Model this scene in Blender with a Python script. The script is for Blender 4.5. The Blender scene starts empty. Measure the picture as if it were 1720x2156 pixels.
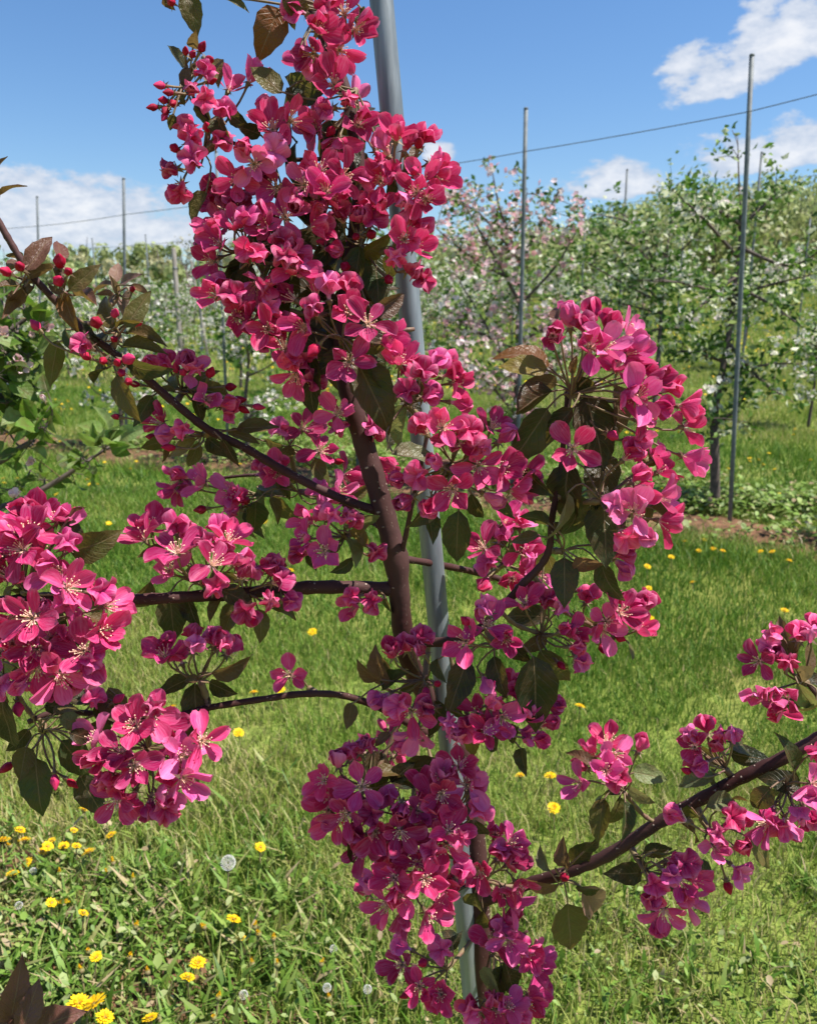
import bpy, math, random
import numpy as np
from mathutils import Vector, Matrix

random.seed(7)
rng = np.random.default_rng(11)
R = math.radians
scene = bpy.context.scene
C = scene.collection

# ------------------------------------------------------------------ camera
PITCH = R(13.5)
CAM = Vector((0.0, 0.0, 1.3))
F = 1723.0                      # focal length in pixels of a 1720 x 2156 picture
FWD = Vector((0, math.cos(PITCH), -math.sin(PITCH)))
UP = Vector((0, math.sin(PITCH), math.cos(PITCH)))
RIGHT = Vector((1, 0, 0))
cam_data = bpy.data.cameras.new('camera')
cam = bpy.data.objects.new('camera', cam_data)
C.objects.link(cam)
cam.location = CAM
cam.rotation_euler = (math.pi / 2 - PITCH, 0, 0)
cam_data.sensor_fit = 'VERTICAL'
cam_data.sensor_height = 36.0
cam_data.lens = F / 2156.0 * 36.0
cam_data.clip_start = 0.02
cam_data.clip_end = 2000.0
cam_data.dof.use_dof = True
cam_data.dof.focus_distance = 0.76
cam_data.dof.aperture_fstop = 12.0
scene.camera = cam

# ------------------------------------------------------------------ light
SUN_EL, SUN_AZ = R(62), R(95)          # azimuth measured from the view direction to the right
sun_dir = Vector((math.sin(SUN_AZ) * math.cos(SUN_EL), math.cos(SUN_AZ) * math.cos(SUN_EL), math.sin(SUN_EL)))
sd = bpy.data.lights.new('sun', 'SUN')
sd.energy = 5.0
sd.angle = R(0.53)
sd.color = (1.0, 0.95, 0.86)
sun = bpy.data.objects.new('sun', sd)
C.objects.link(sun)
sun.rotation_euler = (-sun_dir).to_track_quat('-Z', 'Y').to_euler()
sun.location = (3, 2, 8)

scene.view_settings.view_transform = 'Standard'
scene.view_settings.look = 'None'
scene.view_settings.exposure = 0.85
scene.view_settings.gamma = 1.0
scene.view_settings.use_curve_mapping = False
scene.render.engine = 'CYCLES'
scene.cycles.use_denoising = True
scene.cycles.max_bounces = 5
scene.cycles.transmission_bounces = 3
scene.cycles.diffuse_bounces = 3
scene.cycles.transparent_max_bounces = 4

world = bpy.data.worlds.new('World')
scene.world = world
world.use_nodes = True
world.cycles.sampling_method = 'MANUAL'
world.cycles.sample_map_resolution = 256


class NT:
    """small helper for node trees"""
    def __init__(self, tree):
        self.t = tree
        tree.nodes.clear()

    def n(self, typ, **kw):
        node = self.t.nodes.new(typ)
        for k, v in kw.items():
            setattr(node, k, v)
        return node

    def l(self, a, b):
        self.t.links.new(a, b)

    def put(self, sock, v):
        if hasattr(v, 'is_linked') or isinstance(v, bpy.types.NodeSocket):
            self.l(v, sock)
        else:
            sock.default_value = v

    def m(self, op, a, b=None, c=None, clamp=False):
        node = self.n('ShaderNodeMath', operation=op, use_clamp=clamp)
        self.put(node.inputs[0], a)
        if b is not None:
            self.put(node.inputs[1], b)
        if c is not None:
            self.put(node.inputs[2], c)
        return node.outputs[0]

    def mix(self, f, a, b, blend='MIX'):
        node = self.n('ShaderNodeMix', data_type='RGBA', blend_type=blend)
        self.put(node.inputs[0], f)
        self.put(node.inputs[6], a if not isinstance(a, tuple) else (*a, 1) if len(a) == 3 else a)
        self.put(node.inputs[7], b if not isinstance(b, tuple) else (*b, 1) if len(b) == 3 else b)
        return node.outputs[2]

    def ramp(self, f, stops):
        node = self.n('ShaderNodeValToRGB')
        el = node.color_ramp.elements
        while len(el) > 1:
            el.remove(el[-1])
        el[0].position = stops[0][0]
        el[0].color = (*stops[0][1], 1)
        for p, c in stops[1:]:
            e = el.new(p)
            e.color = (*c, 1)
        self.l(f, node.inputs[0])
        return node.outputs[0]

    def smooth(self, f, lo, hi):
        node = self.n('ShaderNodeMapRange', interpolation_type='SMOOTHSTEP')
        self.put(node.inputs[0], f)
        node.inputs[1].default_value = lo
        node.inputs[2].default_value = hi
        return node.outputs[0]

    def noise(self, vec, scale, detail=4, rough=0.55, dist=0.0):
        node = self.n('ShaderNodeTexNoise')
        if vec is not None:
            self.l(vec, node.inputs['Vector'])
        node.inputs['Scale'].default_value = scale
        node.inputs['Detail'].default_value = detail
        node.inputs['Roughness'].default_value = rough
        node.inputs['Distortion'].default_value = dist
        return node


def px_dir(u, v):
    return (FWD + RIGHT * ((u - 860) / F) + UP * ((1078 - v) / F))


# ---- sky with fair-weather cumulus (direction space)
w = NT(world.node_tree)
out = w.n('ShaderNodeOutputWorld')
sky = w.n('ShaderNodeTexSky', sky_type='NISHITA', sun_disc=False)
sky.sun_elevation = SUN_EL
sky.sun_rotation = SUN_AZ
sky.altitude = 50
sky.air_density = 1.15
sky.dust_density = 0.25
sky.ozone_density = 2.0
tc = w.n('ShaderNodeTexCoord')
sep = w.n('ShaderNodeSeparateXYZ')
w.l(tc.outputs['Generated'], sep.inputs[0])
az0 = w.m('ARCTAN2', sep.outputs[0], sep.outputs[1])
el0 = w.m('ARCSINE', sep.outputs[2])
mp = w.n('ShaderNodeMapping')
w.l(tc.outputs['Generated'], mp.inputs[0])
mp.inputs['Scale'].default_value = (1, 1, 2.1)
nz = w.noise(mp.outputs[0], 15.0, 8, 0.60)
nz2 = w.noise(mp.outputs[0], 40.0, 6, 0.62)
nzw = w.n('ShaderNodeSeparateColor')
w.l(nz.outputs['Color'], nzw.inputs[0])
az = w.m('ADD', az0, w.m('MULTIPLY', w.m('SUBTRACT', nzw.outputs[0], 0.5), 0.07))
el = w.m('ADD', el0, w.m('MULTIPLY', w.m('SUBTRACT', nzw.outputs[1], 0.5), 0.035))
fb = w.m('ADD', w.m('MULTIPLY', w.m('SUBTRACT', nz.outputs[0], 0.5), 2.3),
         w.m('MULTIPLY', w.m('SUBTRACT', nz2.outputs[0], 0.5), 1.3))


def blob(u, v, hw, hu, hd, amp=1.0, tilt=0.0):
    """cloud lump centred on a photo pixel: half width, height above and below (pixels)"""
    d = px_dir(u, v).normalized()
    a, e = math.atan2(d.x, d.y), math.asin(d.z)
    k = 1.0 / F
    dx = w.m('SUBTRACT', az, a)
    dy = w.m('SUBTRACT', w.m('SUBTRACT', el, e), w.m('MULTIPLY', dx, tilt))
    gx = w.m('MULTIPLY', dx, 1 / (hw * k))
    up_ = w.m('MULTIPLY', w.m('MAXIMUM', dy, 0.0), 1 / (hu * k))
    dn_ = w.m('MULTIPLY', w.m('MINIMUM', dy, 0.0), 1 / (hd * k))
    s = w.m('ADD', w.m('ADD', w.m('MULTIPLY', gx, gx), w.m('MULTIPLY', up_, up_)), w.m('MULTIPLY', dn_, dn_))
    return w.m('MULTIPLY', w.m('SUBTRACT', 1.0, s), amp)


blobs = [blob(1640, 105, 200, 95, 45, 1.0, 0.30), blob(1440, 150, 70, 45, 30, 0.7, 0.2), blob(1480, 190, 55, 18, 14, 0.8),
         blob(1620, 340, 190, 70, 20, 1.0, 0.05), blob(1760, 330, 120, 70, 24, 1.0),
         blob(1290, 400, 125, 62, 18, 1.0), blob(920, 325, 40, 30, 18, 0.9),
         blob(130, 480, 330, 100, 40, 0.95), blob(-60, 440, 250, 90, 60, 1.0), blob(380, 500, 220, 50, 26, 0.7)]
acc = blobs[0]
for b in blobs[1:]:
    acc = w.m('MAXIMUM', acc, b)
acc = w.m('MAXIMUM', acc, -1.0)
# elsewhere round the sky: the same scattered cumulus
gen = w.noise(mp.outputs[0], 2.6, 3, 0.5)
far_side = w.m('MAXIMUM', w.smooth(w.m('ABSOLUTE', az0), 0.62, 0.8), w.smooth(el0, 0.40, 0.55))
gv = w.m('MULTIPLY', w.m('SUBTRACT', w.m('MULTIPLY', w.m('SUBTRACT', gen.outputs[0], 0.57), 9.0), 0.0), far_side)
gv = w.m('SUBTRACT', gv, w.m('MULTIPLY', w.m('SUBTRACT', 1.0, far_side), 1.0))
acc = w.m('MAXIMUM', acc, gv)
dens = w.m('ADD', acc, fb)
mask = w.smooth(dens, 0.06, 0.58)
mask = w.m('MULTIPLY', mask, w.smooth(el0, -0.02, 0.03))
mask = w.m('MULTIPLY', mask, 0.93)
ccol = w.ramp(w.m('ADD', w.m('MULTIPLY', nz2.outputs[0], 0.5), w.m('MULTIPLY', w.smooth(dens, 0.2, 1.6), 0.5)),
              [(0.25, (0.58, 0.66, 0.80)), (0.55, (0.80, 0.84, 0.92)), (0.8, (0.95, 0.96, 0.99))])
bg1 = w.n('ShaderNodeBackground')
hs = w.n('ShaderNodeHueSaturation')
hs.inputs['Saturation'].default_value = 1.16
w.l(sky.outputs[0], hs.inputs['Color'])
w.l(w.mix(1.0, hs.outputs[0], (0.99, 1.12, 1.31), 'MULTIPLY'), bg1.inputs[0])
bg1.inputs[1].default_value = 0.062
bg2 = w.n('ShaderNodeBackground')
w.l(ccol, bg2.inputs[0])
bg2.inputs[1].default_value = 0.56
ms = w.n('ShaderNodeMixShader')
w.l(mask, ms.inputs[0])
w.l(bg1.outputs[0], ms.inputs[1])
w.l(bg2.outputs[0], ms.inputs[2])
w.l(ms.outputs[0], out.inputs[0])


# ------------------------------------------------------------------ geometry helpers
def P(u, v, d):
    """point at depth d (along the view axis) behind photo pixel (u, v)"""
    return CAM + d * px_dir(u, v)


def proj(p):
    q = Vector(p) - CAM
    d = q.dot(FWD)
    return 860 + F * q.dot(RIGHT) / d, 1078 - F * q.dot(UP) / d, d


def sstep(x, a, b):
    t = np.clip((np.asarray(x, float) - a) / (b - a), 0, 1)
    return t * t * (3 - 2 * t)


def gz(x, y):
    x = np.asarray(x, float)
    y = np.asarray(y, float)
    g = 0.022 * np.maximum(0, y - 7) * sstep(y, 6, 16)
    g = g + 0.035 * np.maximum(0, y - 6.5) * sstep(x, -4, 5) * sstep(y, 6, 12) * (1 - sstep(y, 30, 60))
    g = g + 6.2 * sstep(x, -8, 50) * sstep(y, 22, 85)
    g = g + 0.018 * np.sin(x * 1.7 + 0.6) * np.cos(y * 1.3) * sstep(y, 1.0, 3.0)
    return g


def ground_at(u, v):
    d = px_dir(u, v)
    t = 0.8
    for _ in range(400):
        q = CAM + d * t
        if q.z <= float(gz(q.x, q.y)):
            break
        t *= 1.01
    q = CAM + d * t
    q.z = float(gz(q.x, q.y))
    return q


class MB:
    def __init__(self):
        self.v, self.f, self.uv = [], [], []
        self.n = 0

    def add(self, verts, faces, uvs=None):
        self.v.append(np.asarray(verts, float))
        self.f += [tuple(i + self.n for i in fc) for fc in faces]
        self.n += len(verts)
        self.uv.append(np.zeros((len(verts), 2)) if uvs is None else np.asarray(uvs, float))

    def tube(self, pts, radii, sides=8, cap=True):
        pts = [Vector(p) for p in pts]
        n = len(pts)
        V, UV = [], []
        ref = Vector((0.3, -0.9, 0.2))
        L = 0.0
        for i, p in enumerate(pts):
            t = (pts[min(i + 1, n - 1)] - pts[max(i - 1, 0)])
            if t.length < 1e-9:
                t = Vector((0, 0, 1))
            t.normalize()
            a = ref - t * ref.dot(t)
            if a.length < 1e-5:
                a = t.orthogonal()
            a.normalize()
            ref = a
            b = t.cross(a)
            if i:
                L += (p - pts[i - 1]).length
            for k in range(sides):
                th = 2 * math.pi * k / sides
                V.append(p + (a * math.cos(th) + b * math.sin(th)) * radii[i])
                UV.append((k / sides, L))
        Fc = []
        for i in range(n - 1):
            for k in range(sides):
                k2 = (k + 1) % sides
                Fc.append((i * sides + k, i * sides + k2, (i + 1) * sides + k2, (i + 1) * sides + k))
        if cap:
            Fc.append(tuple(range((n - 1) * sides, n * sides)))
            Fc.append(tuple(reversed(range(sides))))
        self.add([tuple(v) for v in V], Fc, UV)

    def mesh(self, name, smooth=True):
        me = bpy.data.meshes.new(name)
        V = np.concatenate(self.v) if self.v else np.zeros((0, 3))
        me.from_pydata(V.tolist(), [], self.f)
        if self.uv:
            UV = np.concatenate(self.uv)
            lay = me.uv_layers.new(name='UVMap')
            idx = np.empty(len(me.loops), np.int32)
            me.loops.foreach_get('vertex_index', idx)
            lay.data.foreach_set('uv', UV[idx].astype(np.float32).ravel())
        if smooth:
            me.polygons.foreach_set('use_smooth', [True] * len(me.polygons))
        return me


def spline(pts, per=5):
    """Catmull-Rom through pts: each a Vector or (Vector, radius)"""
    out = []
    n = len(pts)
    A = np.array([list(p) for p in pts], float)
    for i in range(n - 1):
        p0, p1, p2, p3 = A[max(i - 1, 0)], A[i], A[i + 1], A[min(i + 2, n - 1)]
        for k in range(per):
            t = k / per
            out.append(0.5 * ((2 * p1) + (-p0 + p2) * t + (2 * p0 - 5 * p1 + 4 * p2 - p3) * t * t + (-p0 + 3 * p1 - 3 * p2 + p3) * t ** 3))
    out.append(A[-1])
    return out


def soup(name, V, faces3=None, faces4=None, col=None):
    """big mesh out of numpy arrays; col = colour per vertex"""
    me = bpy.data.meshes.new(name)
    V = np.asarray(V, np.float32)
    n3 = 0 if faces3 is None else len(faces3)
    n4 = 0 if faces4 is None else len(faces4)
    loops = []
    if n4:
        loops.append(np.asarray(faces4, np.int32).ravel())
    if n3:
        loops.append(np.asarray(faces3, np.int32).ravel())
    loops = np.concatenate(loops)
    me.vertices.add(len(V))
    me.vertices.foreach_set('co', V.ravel())
    me.loops.add(len(loops))
    me.loops.foreach_set('vertex_index', loops)
    me.polygons.add(n3 + n4)
    starts = np.concatenate([np.arange(n4) * 4, n4 * 4 + np.arange(n3) * 3]).astype(np.int32)
    me.polygons.foreach_set('loop_start', starts)
    me.update(calc_edges=True)
    if col is not None:
        at = me.color_attributes.new('Col', 'FLOAT_COLOR', 'POINT')
        c4 = np.ones((len(V), 4), np.float32)
        c4[:, :3] = col
        at.data.foreach_set('color', c4.ravel())
    me.validate()
    return me


def obj(name, me, mat=None, parent=None, loc=None, mtx=None, color=None):
    o = bpy.data.objects.new(name, me)
    C.objects.link(o)
    if mat is not None and me is not None and not me.materials:
        me.materials.append(mat)
    if parent is not None:
        o.parent = parent
    if mtx is not None:
        o.matrix_basis = mtx
    if loc is not None:
        o.location = loc
    if color is not None:
        o.color = (*color, 1)
    return o


def tag(o, label=None, cat=None, group=None, kind=None):
    if label:
        o['label'] = label
    if cat:
        o['category'] = cat
    if group:
        o['group'] = group
    if kind:
        o['kind'] = kind
    return o


# ------------------------------------------------------------------ materials
def new_mat(name):
    m = bpy.data.materials.new(name)
    m.use_nodes = True
    return m, NT(m.node_tree)


def thin_shader(t, colsock, transl, rough, spec=0.3, tcol=None, bump=None):
    o = t.n('ShaderNodeOutputMaterial')
    p = t.n('ShaderNodeBsdfPrincipled')
    t.l(colsock, p.inputs['Base Color'])
    p.inputs['Roughness'].default_value = rough
    p.inputs['Specular IOR Level'].default_value = spec
    tr = t.n('ShaderNodeBsdfTranslucent')
    t.l(tcol if tcol is not None else colsock, tr.inputs[0])
    mx = t.n('ShaderNodeMixShader')
    mx.inputs[0].default_value = transl
    t.l(p.outputs[0], mx.inputs[1])
    t.l(tr.outputs[0], mx.inputs[2])
    t.l(mx.outputs[0], o.inputs[0])
    if bump is not None:
        t.l(bump, p.inputs['Normal'])
        t.l(bump, tr.inputs['Normal'])
    return p


def petal_material(name):
    m, t = new_mat(name)
    oi = t.n('ShaderNodeObjectInfo')
    uv = t.n('ShaderNodeUVMap')
    uv.uv_map = 'UVMap'
    sp = t.n('ShaderNodeSeparateXYZ')
    t.l(uv.outputs[0], sp.inputs[0])
    # fine veins running from claw to tip
    cmb = t.n('ShaderNodeCombineXYZ')
    t.l(t.m('MULTIPLY', sp.outputs[0], 9.0), cmb.inputs[0])
    t.l(t.m('MULTIPLY', sp.outputs[1], 1.3), cmb.inputs[1])
    t.l(t.m('MULTIPLY', oi.outputs['Random'], 40.0), cmb.inputs[2])
    nz = t.noise(cmb.outputs[0], 1.6, 3, 0.6)
    base = oi.outputs['Color']
    pale = t.mix(0.22, base, (0.84, 0.42, 0.70))
    dark = t.mix(0.55, base, (0.42, 0.012, 0.085))
    c = t.mix(t.smooth(nz.outputs[0], 0.35, 0.75), base, pale)
    c = t.mix(t.m('MULTIPLY', t.smooth(nz.outputs[0], 0.5, 0.25), 0.38), c, dark)
    claw = t.smooth(sp.outputs[1], 0.22, 0.02)
    c = t.mix(t.m('MULTIPLY', claw, 0.75), c, (0.85, 0.55, 0.62))
    rim = t.smooth(sp.outputs[1], 0.8, 1.0)
    c = t.mix(t.m('MULTIPLY', rim, 0.3), c, (0.92, 0.35, 0.55))
    bmp = t.n('ShaderNodeBump')
    bmp.inputs['Strength'].default_value = 0.25
    bmp.inputs['Distance'].default_value = 0.002
    t.l(nz.outputs[0], bmp.inputs['Height'])
    tcol = t.mix(0.3, c, (1.0, 0.05, 0.22), 'MIX')
    thin_shader(t, c, 0.26, 0.5, 0.22, tcol, bmp.outputs[0])
    return m


def leaf_material(name, transl=0.32, rough=0.42, tw=(0.55, 0.42, 0.04)):
    m, t = new_mat(name)
    oi = t.n('ShaderNodeObjectInfo')
    uv = t.n('ShaderNodeUVMap')
    uv.uv_map = 'UVMap'
    sp = t.n('ShaderNodeSeparateXYZ')
    t.l(uv.outputs[0], sp.inputs[0])
    ax = t.m('ABSOLUTE', t.m('SUBTRACT', sp.outputs[0], 0.5))
    vein = t.m('FRACT', t.m('SUBTRACT', t.m('MULTIPLY', sp.outputs[1], 8.0), t.m('MULTIPLY', ax, 5.0)))
    vl = t.smooth(t.m('ABSOLUTE', t.m('SUBTRACT', vein, 0.5)), 0.10, 0.0)
    mid = t.smooth(ax, 0.035, 0.008)
    tcn = t.n('ShaderNodeTexCoord')
    cmb = t.n('ShaderNodeVectorMath', operation='ADD')
    t.l(tcn.outputs['Object'], cmb.inputs[0])
    c3 = t.n('ShaderNodeCombineXYZ')
    t.l(t.m('MULTIPLY', oi.outputs['Random'], 30.0), c3.inputs[0])
    t.l(c3.outputs[0], cmb.inputs[1])
    nz = t.noise(cmb.outputs[0], 2.6, 4, 0.6)
    base = oi.outputs['Color']
    c = t.mix(t.smooth(nz.outputs[0], 0.35, 0.72), base, t.mix(0.5, base, (0.13, 0.055, 0.03)))
    c = t.mix(t.m('MULTIPLY', vl, 0.22), c, (0.20, 0.17, 0.07))
    c = t.mix(t.m('MULTIPLY', mid, 0.5), c, (0.26, 0.17, 0.10))
    bmp = t.n('ShaderNodeBump')
    bmp.inputs['Strength'].default_value = 0.35
    bmp.inputs['Distance'].default_value = 0.03
    t.l(t.m('SUBTRACT', t.m('MULTIPLY', nz.outputs[0], 0.5), t.m('ADD', vl, mid)), bmp.inputs['Height'])
    tcol = t.mix(0.22, c, tw)
    thin_shader(t, c, transl, rough, 0.27, tcol, bmp.outputs[0])
    return m


def col_attr_material(name, transl, rough, spec=0.2):
    m, t = new_mat(name)
    a = t.n('ShaderNodeAttribute')
    a.attribute_name = 'Col'
    thin_shader(t, a.outputs['Color'], transl, rough, spec)
    return m


def solid(name, col, rough=0.6, metal=0.0, spec=0.4, var=None, scale=40.0, bump=0.0, stretch=None):
    m, t = new_mat(name)
    o = t.n('ShaderNodeOutputMaterial')
    p = t.n('ShaderNodeBsdfPrincipled')
    p.inputs['Roughness'].default_value = rough
    p.inputs['Metallic'].default_value = metal
    p.inputs['Specular IOR Level'].default_value = spec
    t.l(p.outputs[0], o.inputs[0])
    tcn = t.n('ShaderNodeTexCoord')
    vec = tcn.outputs['Object']
    if stretch:
        mpn = t.n('ShaderNodeMapping')
        t.l(vec, mpn.inputs[0])
        mpn.inputs['Scale'].default_value = stretch
        vec = mpn.outputs[0]
    nz = t.noise(vec, scale, 5, 0.6)
    c = t.mix(t.smooth(nz.outputs[0], 0.3, 0.7), col, var if var else tuple(x * 0.6 for x in col))
    t.l(c, p.inputs['Base Color'])
    if bump:
        b = t.n('ShaderNodeBump')
        b.inputs['Strength'].default_value = bump
        b.inputs['Distance'].default_value = 0.004
        t.l(nz.outputs[0], b.inputs['Height'])
        t.l(b.outputs[0], p.inputs['Normal'])
    return m


def bark_material():
    m, t = new_mat('apple_bark')
    o = t.n('ShaderNodeOutputMaterial')
    p = t.n('ShaderNodeBsdfPrincipled')
    p.inputs['Roughness'].default_value = 0.68
    p.inputs['Specular IOR Level'].default_value = 0.22
    t.l(p.outputs[0], o.inputs[0])
    tcn = t.n('ShaderNodeTexCoord')
    nz = t.noise(tcn.outputs['Object'], 60, 5, 0.65)
    nb = t.noise(tcn.outputs['Object'], 9, 4, 0.6)
    c = t.mix(t.smooth(nb.outputs[0], 0.35, 0.65), (0.045, 0.013, 0.012), (0.075, 0.034, 0.032))
    c = t.mix(t.m('MULTIPLY', t.smooth(nz.outputs[0], 0.45, 0.75), 0.5), c, (0.045, 0.02, 0.02))
    uv = t.n('ShaderNodeUVMap')
    uv.uv_map = 'UVMap'
    mpn = t.n('ShaderNodeMapping')
    t.l(uv.outputs[0], mpn.inputs[0])
    mpn.inputs['Scale'].default_value = (7, 190, 1)
    vo = t.n('ShaderNodeTexVoronoi')
    t.l(mpn.outputs[0], vo.inputs['Vector'])
    vo.inputs['Scale'].default_value = 1.0
    spc = t.n('ShaderNodeSeparateColor')
    t.l(vo.outputs['Color'], spc.inputs[0])
    lent = t.m('MULTIPLY', t.smooth(vo.outputs['Distance'], 0.26, 0.12), t.smooth(spc.outputs[0], 0.62, 0.72))
    c = t.mix(t.m('MULTIPLY', lent, 0.85), c, (0.42, 0.33, 0.27))
    t.l(c, p.inputs['Base Color'])
    b = t.n('ShaderNodeBump')
    b.inputs['Strength'].default_value = 0.6
    b.inputs['Distance'].default_value = 0.0015
    t.l(t.m('ADD', nz.outputs[0], lent), b.inputs['Height'])
    t.l(b.outputs[0], p.inputs['Normal'])
    return m


def ground_material():
    m, t = new_mat('turf_soil')
    o = t.n('ShaderNodeOutputMaterial')
    p = t.n('ShaderNodeBsdfPrincipled')
    p.inputs['Roughness'].default_value = 0.95
    p.inputs['Specular IOR Level'].default_value = 0.1
    t.l(p.outputs[0], o.inputs[0])
    tcn = t.n('ShaderNodeTexCoord')
    n1 = t.noise(tcn.outputs['Object'], 1.1, 5, 0.6)
    n2 = t.noise(tcn.outputs['Object'], 28, 5, 0.7)
    n3 = t.noise(tcn.outputs['Object'], 0.22, 3, 0.5)
    c = t.mix(t.smooth(n2.outputs[0], 0.35, 0.68), (0.08, 0.13, 0.02), (0.24, 0.29, 0.065))
    c = t.mix(t.m('MULTIPLY', t.smooth(n1.outputs[0], 0.45, 0.7), 0.6), c, (0.30, 0.24, 0.10))
    c = t.mix(t.m('MULTIPLY', t.smooth(n3.outputs[0], 0.42, 0.62), 0.45), c, (0.29, 0.29, 0.065))
    t.l(c, p.inputs['Base Color'])
    b = t.n('ShaderNodeBump')
    b.inputs['Strength'].default_value = 0.7
    b.inputs['Distance'].default_value = 0.03
    t.l(n2.outputs[0], b.inputs['Height'])
    t.l(b.outputs[0], p.inputs['Normal'])
    return m


M_PETAL = petal_material('pink_petal')
M_WPETAL = petal_material('white_petal')


def bud_material():
    m, t = new_mat('bud_crimson')
    o = t.n('ShaderNodeOutputMaterial')
    p = t.n('ShaderNodeBsdfPrincipled')
    oi = t.n('ShaderNodeObjectInfo')
    uv = t.n('ShaderNodeUVMap')
    uv.uv_map = 'UVMap'
    sp = t.n('ShaderNodeSeparateXYZ')
    t.l(uv.outputs[0], sp.inputs[0])
    tcn = t.n('ShaderNodeTexCoord')
    nz = t.noise(tcn.outputs['Object'], 3.5, 4, 0.6)
    c = t.mix(t.m('MULTIPLY', t.smooth(nz.outputs[0], 0.45, 0.8), 0.6), oi.outputs['Color'], (0.60, 0.05, 0.16))
    c = t.mix(t.m('MULTIPLY', t.smooth(sp.outputs[0], 0.25, 0.0), 0.6), c, (0.12, 0.002, 0.012))
    t.l(c, p.inputs['Base Color'])
    p.inputs['Roughness'].default_value = 0.6
    p.inputs['Specular IOR Level'].default_value = 0.15
    t.l(p.outputs[0], o.inputs[0])
    return m


M_BUD = bud_material()
M_LEAF = leaf_material('bronze_leaf')
M_GLEAF = leaf_material('green_leaf', 0.4, 0.5, (0.30, 0.55, 0.03))
M_BARK = bark_material()
M_STEM = solid('pedicel', (0.16, 0.07, 0.06), 0.6, var=(0.20, 0.16, 0.07), scale=120)
M_STAMEN = solid('stamen', (0.85, 0.48, 0.50), 0.5, var=(0.90, 0.66, 0.34), scale=420)
M_POLE = solid('galvanised_pipe', (0.27, 0.30, 0.325), 0.5, 0.3, 0.45, var=(0.13, 0.15, 0.17), scale=70, bump=0.12, stretch=(1, 1, 0.06))
M_POLE2 = solid('old_galvanised_pipe', (0.17, 0.19, 0.205), 0.6, 0.0, 0.3, var=(0.10, 0.115, 0.13), scale=20)
M_WIRE = solid('wire', (0.16, 0.17, 0.18), 0.5, 0.4)
M_WOOD = solid('weathered_post', (0.30, 0.27, 0.24), 0.85, var=(0.17, 0.15, 0.13), scale=14, bump=0.3, stretch=(1, 1, 0.15))
M_GROUND = ground_material()
M_SOIL = solid('red_soil', (0.20, 0.105, 0.06), 0.95, spec=0.1, var=(0.075, 0.042, 0.028), scale=13, bump=1.0)
M_GRASS = col_attr_material('grass_blades', 0.27, 0.5, 0.3)
M_FOL = col_attr_material('orchard_leaves', 0.38, 0.5, 0.3)
M_BLOS = col_attr_material('orchard_blossom', 0.35, 0.6, 0.2)
M_TRUNK = solid('grey_bark', (0.135, 0.10, 0.085), 0.85, var=(0.06, 0.045, 0.04), scale=30, bump=0.4)
M_DAND = col_attr_material('dandelion', 0.2, 0.6, 0.2)
M_BLACK = solid('black_plastic', (0.012, 0.012, 0.014), 0.25, 0, 0.6)

# ------------------------------------------------------------------ ground
xs = np.concatenate([-np.geomspace(500, 12.5, 34), np.linspace(-12, 12, 97), np.geomspace(12.5, 500, 34)])
ys = np.concatenate([-np.geomspace(200, 3.2, 14), np.linspace(-3, 14, 69), np.geomspace(14.4, 700, 60)])
XX, YY = np.meshgrid(xs, ys)
ZZ = gz(XX, YY)
nx, ny = len(xs), len(ys)
idx = np.arange(nx * ny).reshape(ny, nx)
quads = np.stack([idx[:-1, :-1], idx[:-1, 1:], idx[1:, 1:], idx[1:, :-1]], -1).reshape(-1, 4)
gme = soup('ground', np.stack([XX, YY, ZZ], -1).reshape(-1, 3), None, quads)
gme.polygons.foreach_set('use_smooth', [True] * len(gme.polygons))
tag(obj('ground', gme, M_GROUND), 'orchard ground rising to a wooded hill', None, None, 'structure')

ROWD = Vector((-0.856, 0.517, 0))
ROWN = Vector((0.517, 0.856, 0))
B0 = Vector((2.0, 5.1, 0))
A0 = Vector((0.05, 0.83, 0))


def along(o, k):
    q = o + ROWD * k
    q.z = float(gz(q.x, q.y))
    return q


def nz2d(x, y, s=1.0, seed=0.0):
    x = np.asarray(x) * s + seed
    y = np.asarray(y) * s - seed * 0.7
    return (np.sin(x * 1.3 + 1.7 * np.sin(y * 0.9 + 0.4)) + np.sin(y * 1.7 + 1.3 * np.sin(x * 1.1 + 2.0)) +
            0.6 * np.sin(2.3 * x - 1.9 * y + 1.0) + 0.5 * np.sin(3.7 * x + 2.9 * y)) / 3.1


def soil_strip(o, a, b, half, name, label, rise=1.0):
    n = int((b - a) / 0.12)
    V, Q = [], []
    for i in range(n + 1):
        k = a + (b - a) * i / n
        for j in range(7):
            s = (j / 3 - 1)
            wd = half * (1 + 0.25 * math.sin(k * 3.1 + s) + 0.15 * math.sin(k * 7.3))
            q = o + ROWD * k + ROWN * (s * wd)
            hump = 0.035 * (1 - s * s) + 0.012 * math.sin(k * 9 + s * 5) * (1 - s * s)
            V.append((q.x, q.y, float(gz(q.x, q.y)) + 0.004 + rise * max(0, hump)))
    for i in range(n):
        for j in range(6):
            Q.append((i * 7 + j, i * 7 + j + 1, i * 7 + j + 8, i * 7 + j + 7))
    me = soup(name, V, None, Q)
    me.polygons.foreach_set('use_smooth', [True] * len(me.polygons))
    tag(obj(name, me, M_SOIL), label, None, None, 'structure')


soil_strip(B0 + ROWN * -0.17, -4, 9, 0.36, 'soil_strip', 'bare red soil strip under the trellis row')
soil_strip(A0 + ROWD * 0.9 + ROWN * 0.12, -0.6, 2.4, 0.16, 'soil_strip', 'bare soil beneath the pink-flowering tree', 0.1)

# ------------------------------------------------------------------ grass
GREENS = np.array([(0.065, 0.15, 0.014), (0.12, 0.235, 0.026), (0.21, 0.30, 0.045), (0.33, 0.345, 0.09), (0.52, 0.42, 0.22)])


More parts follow.
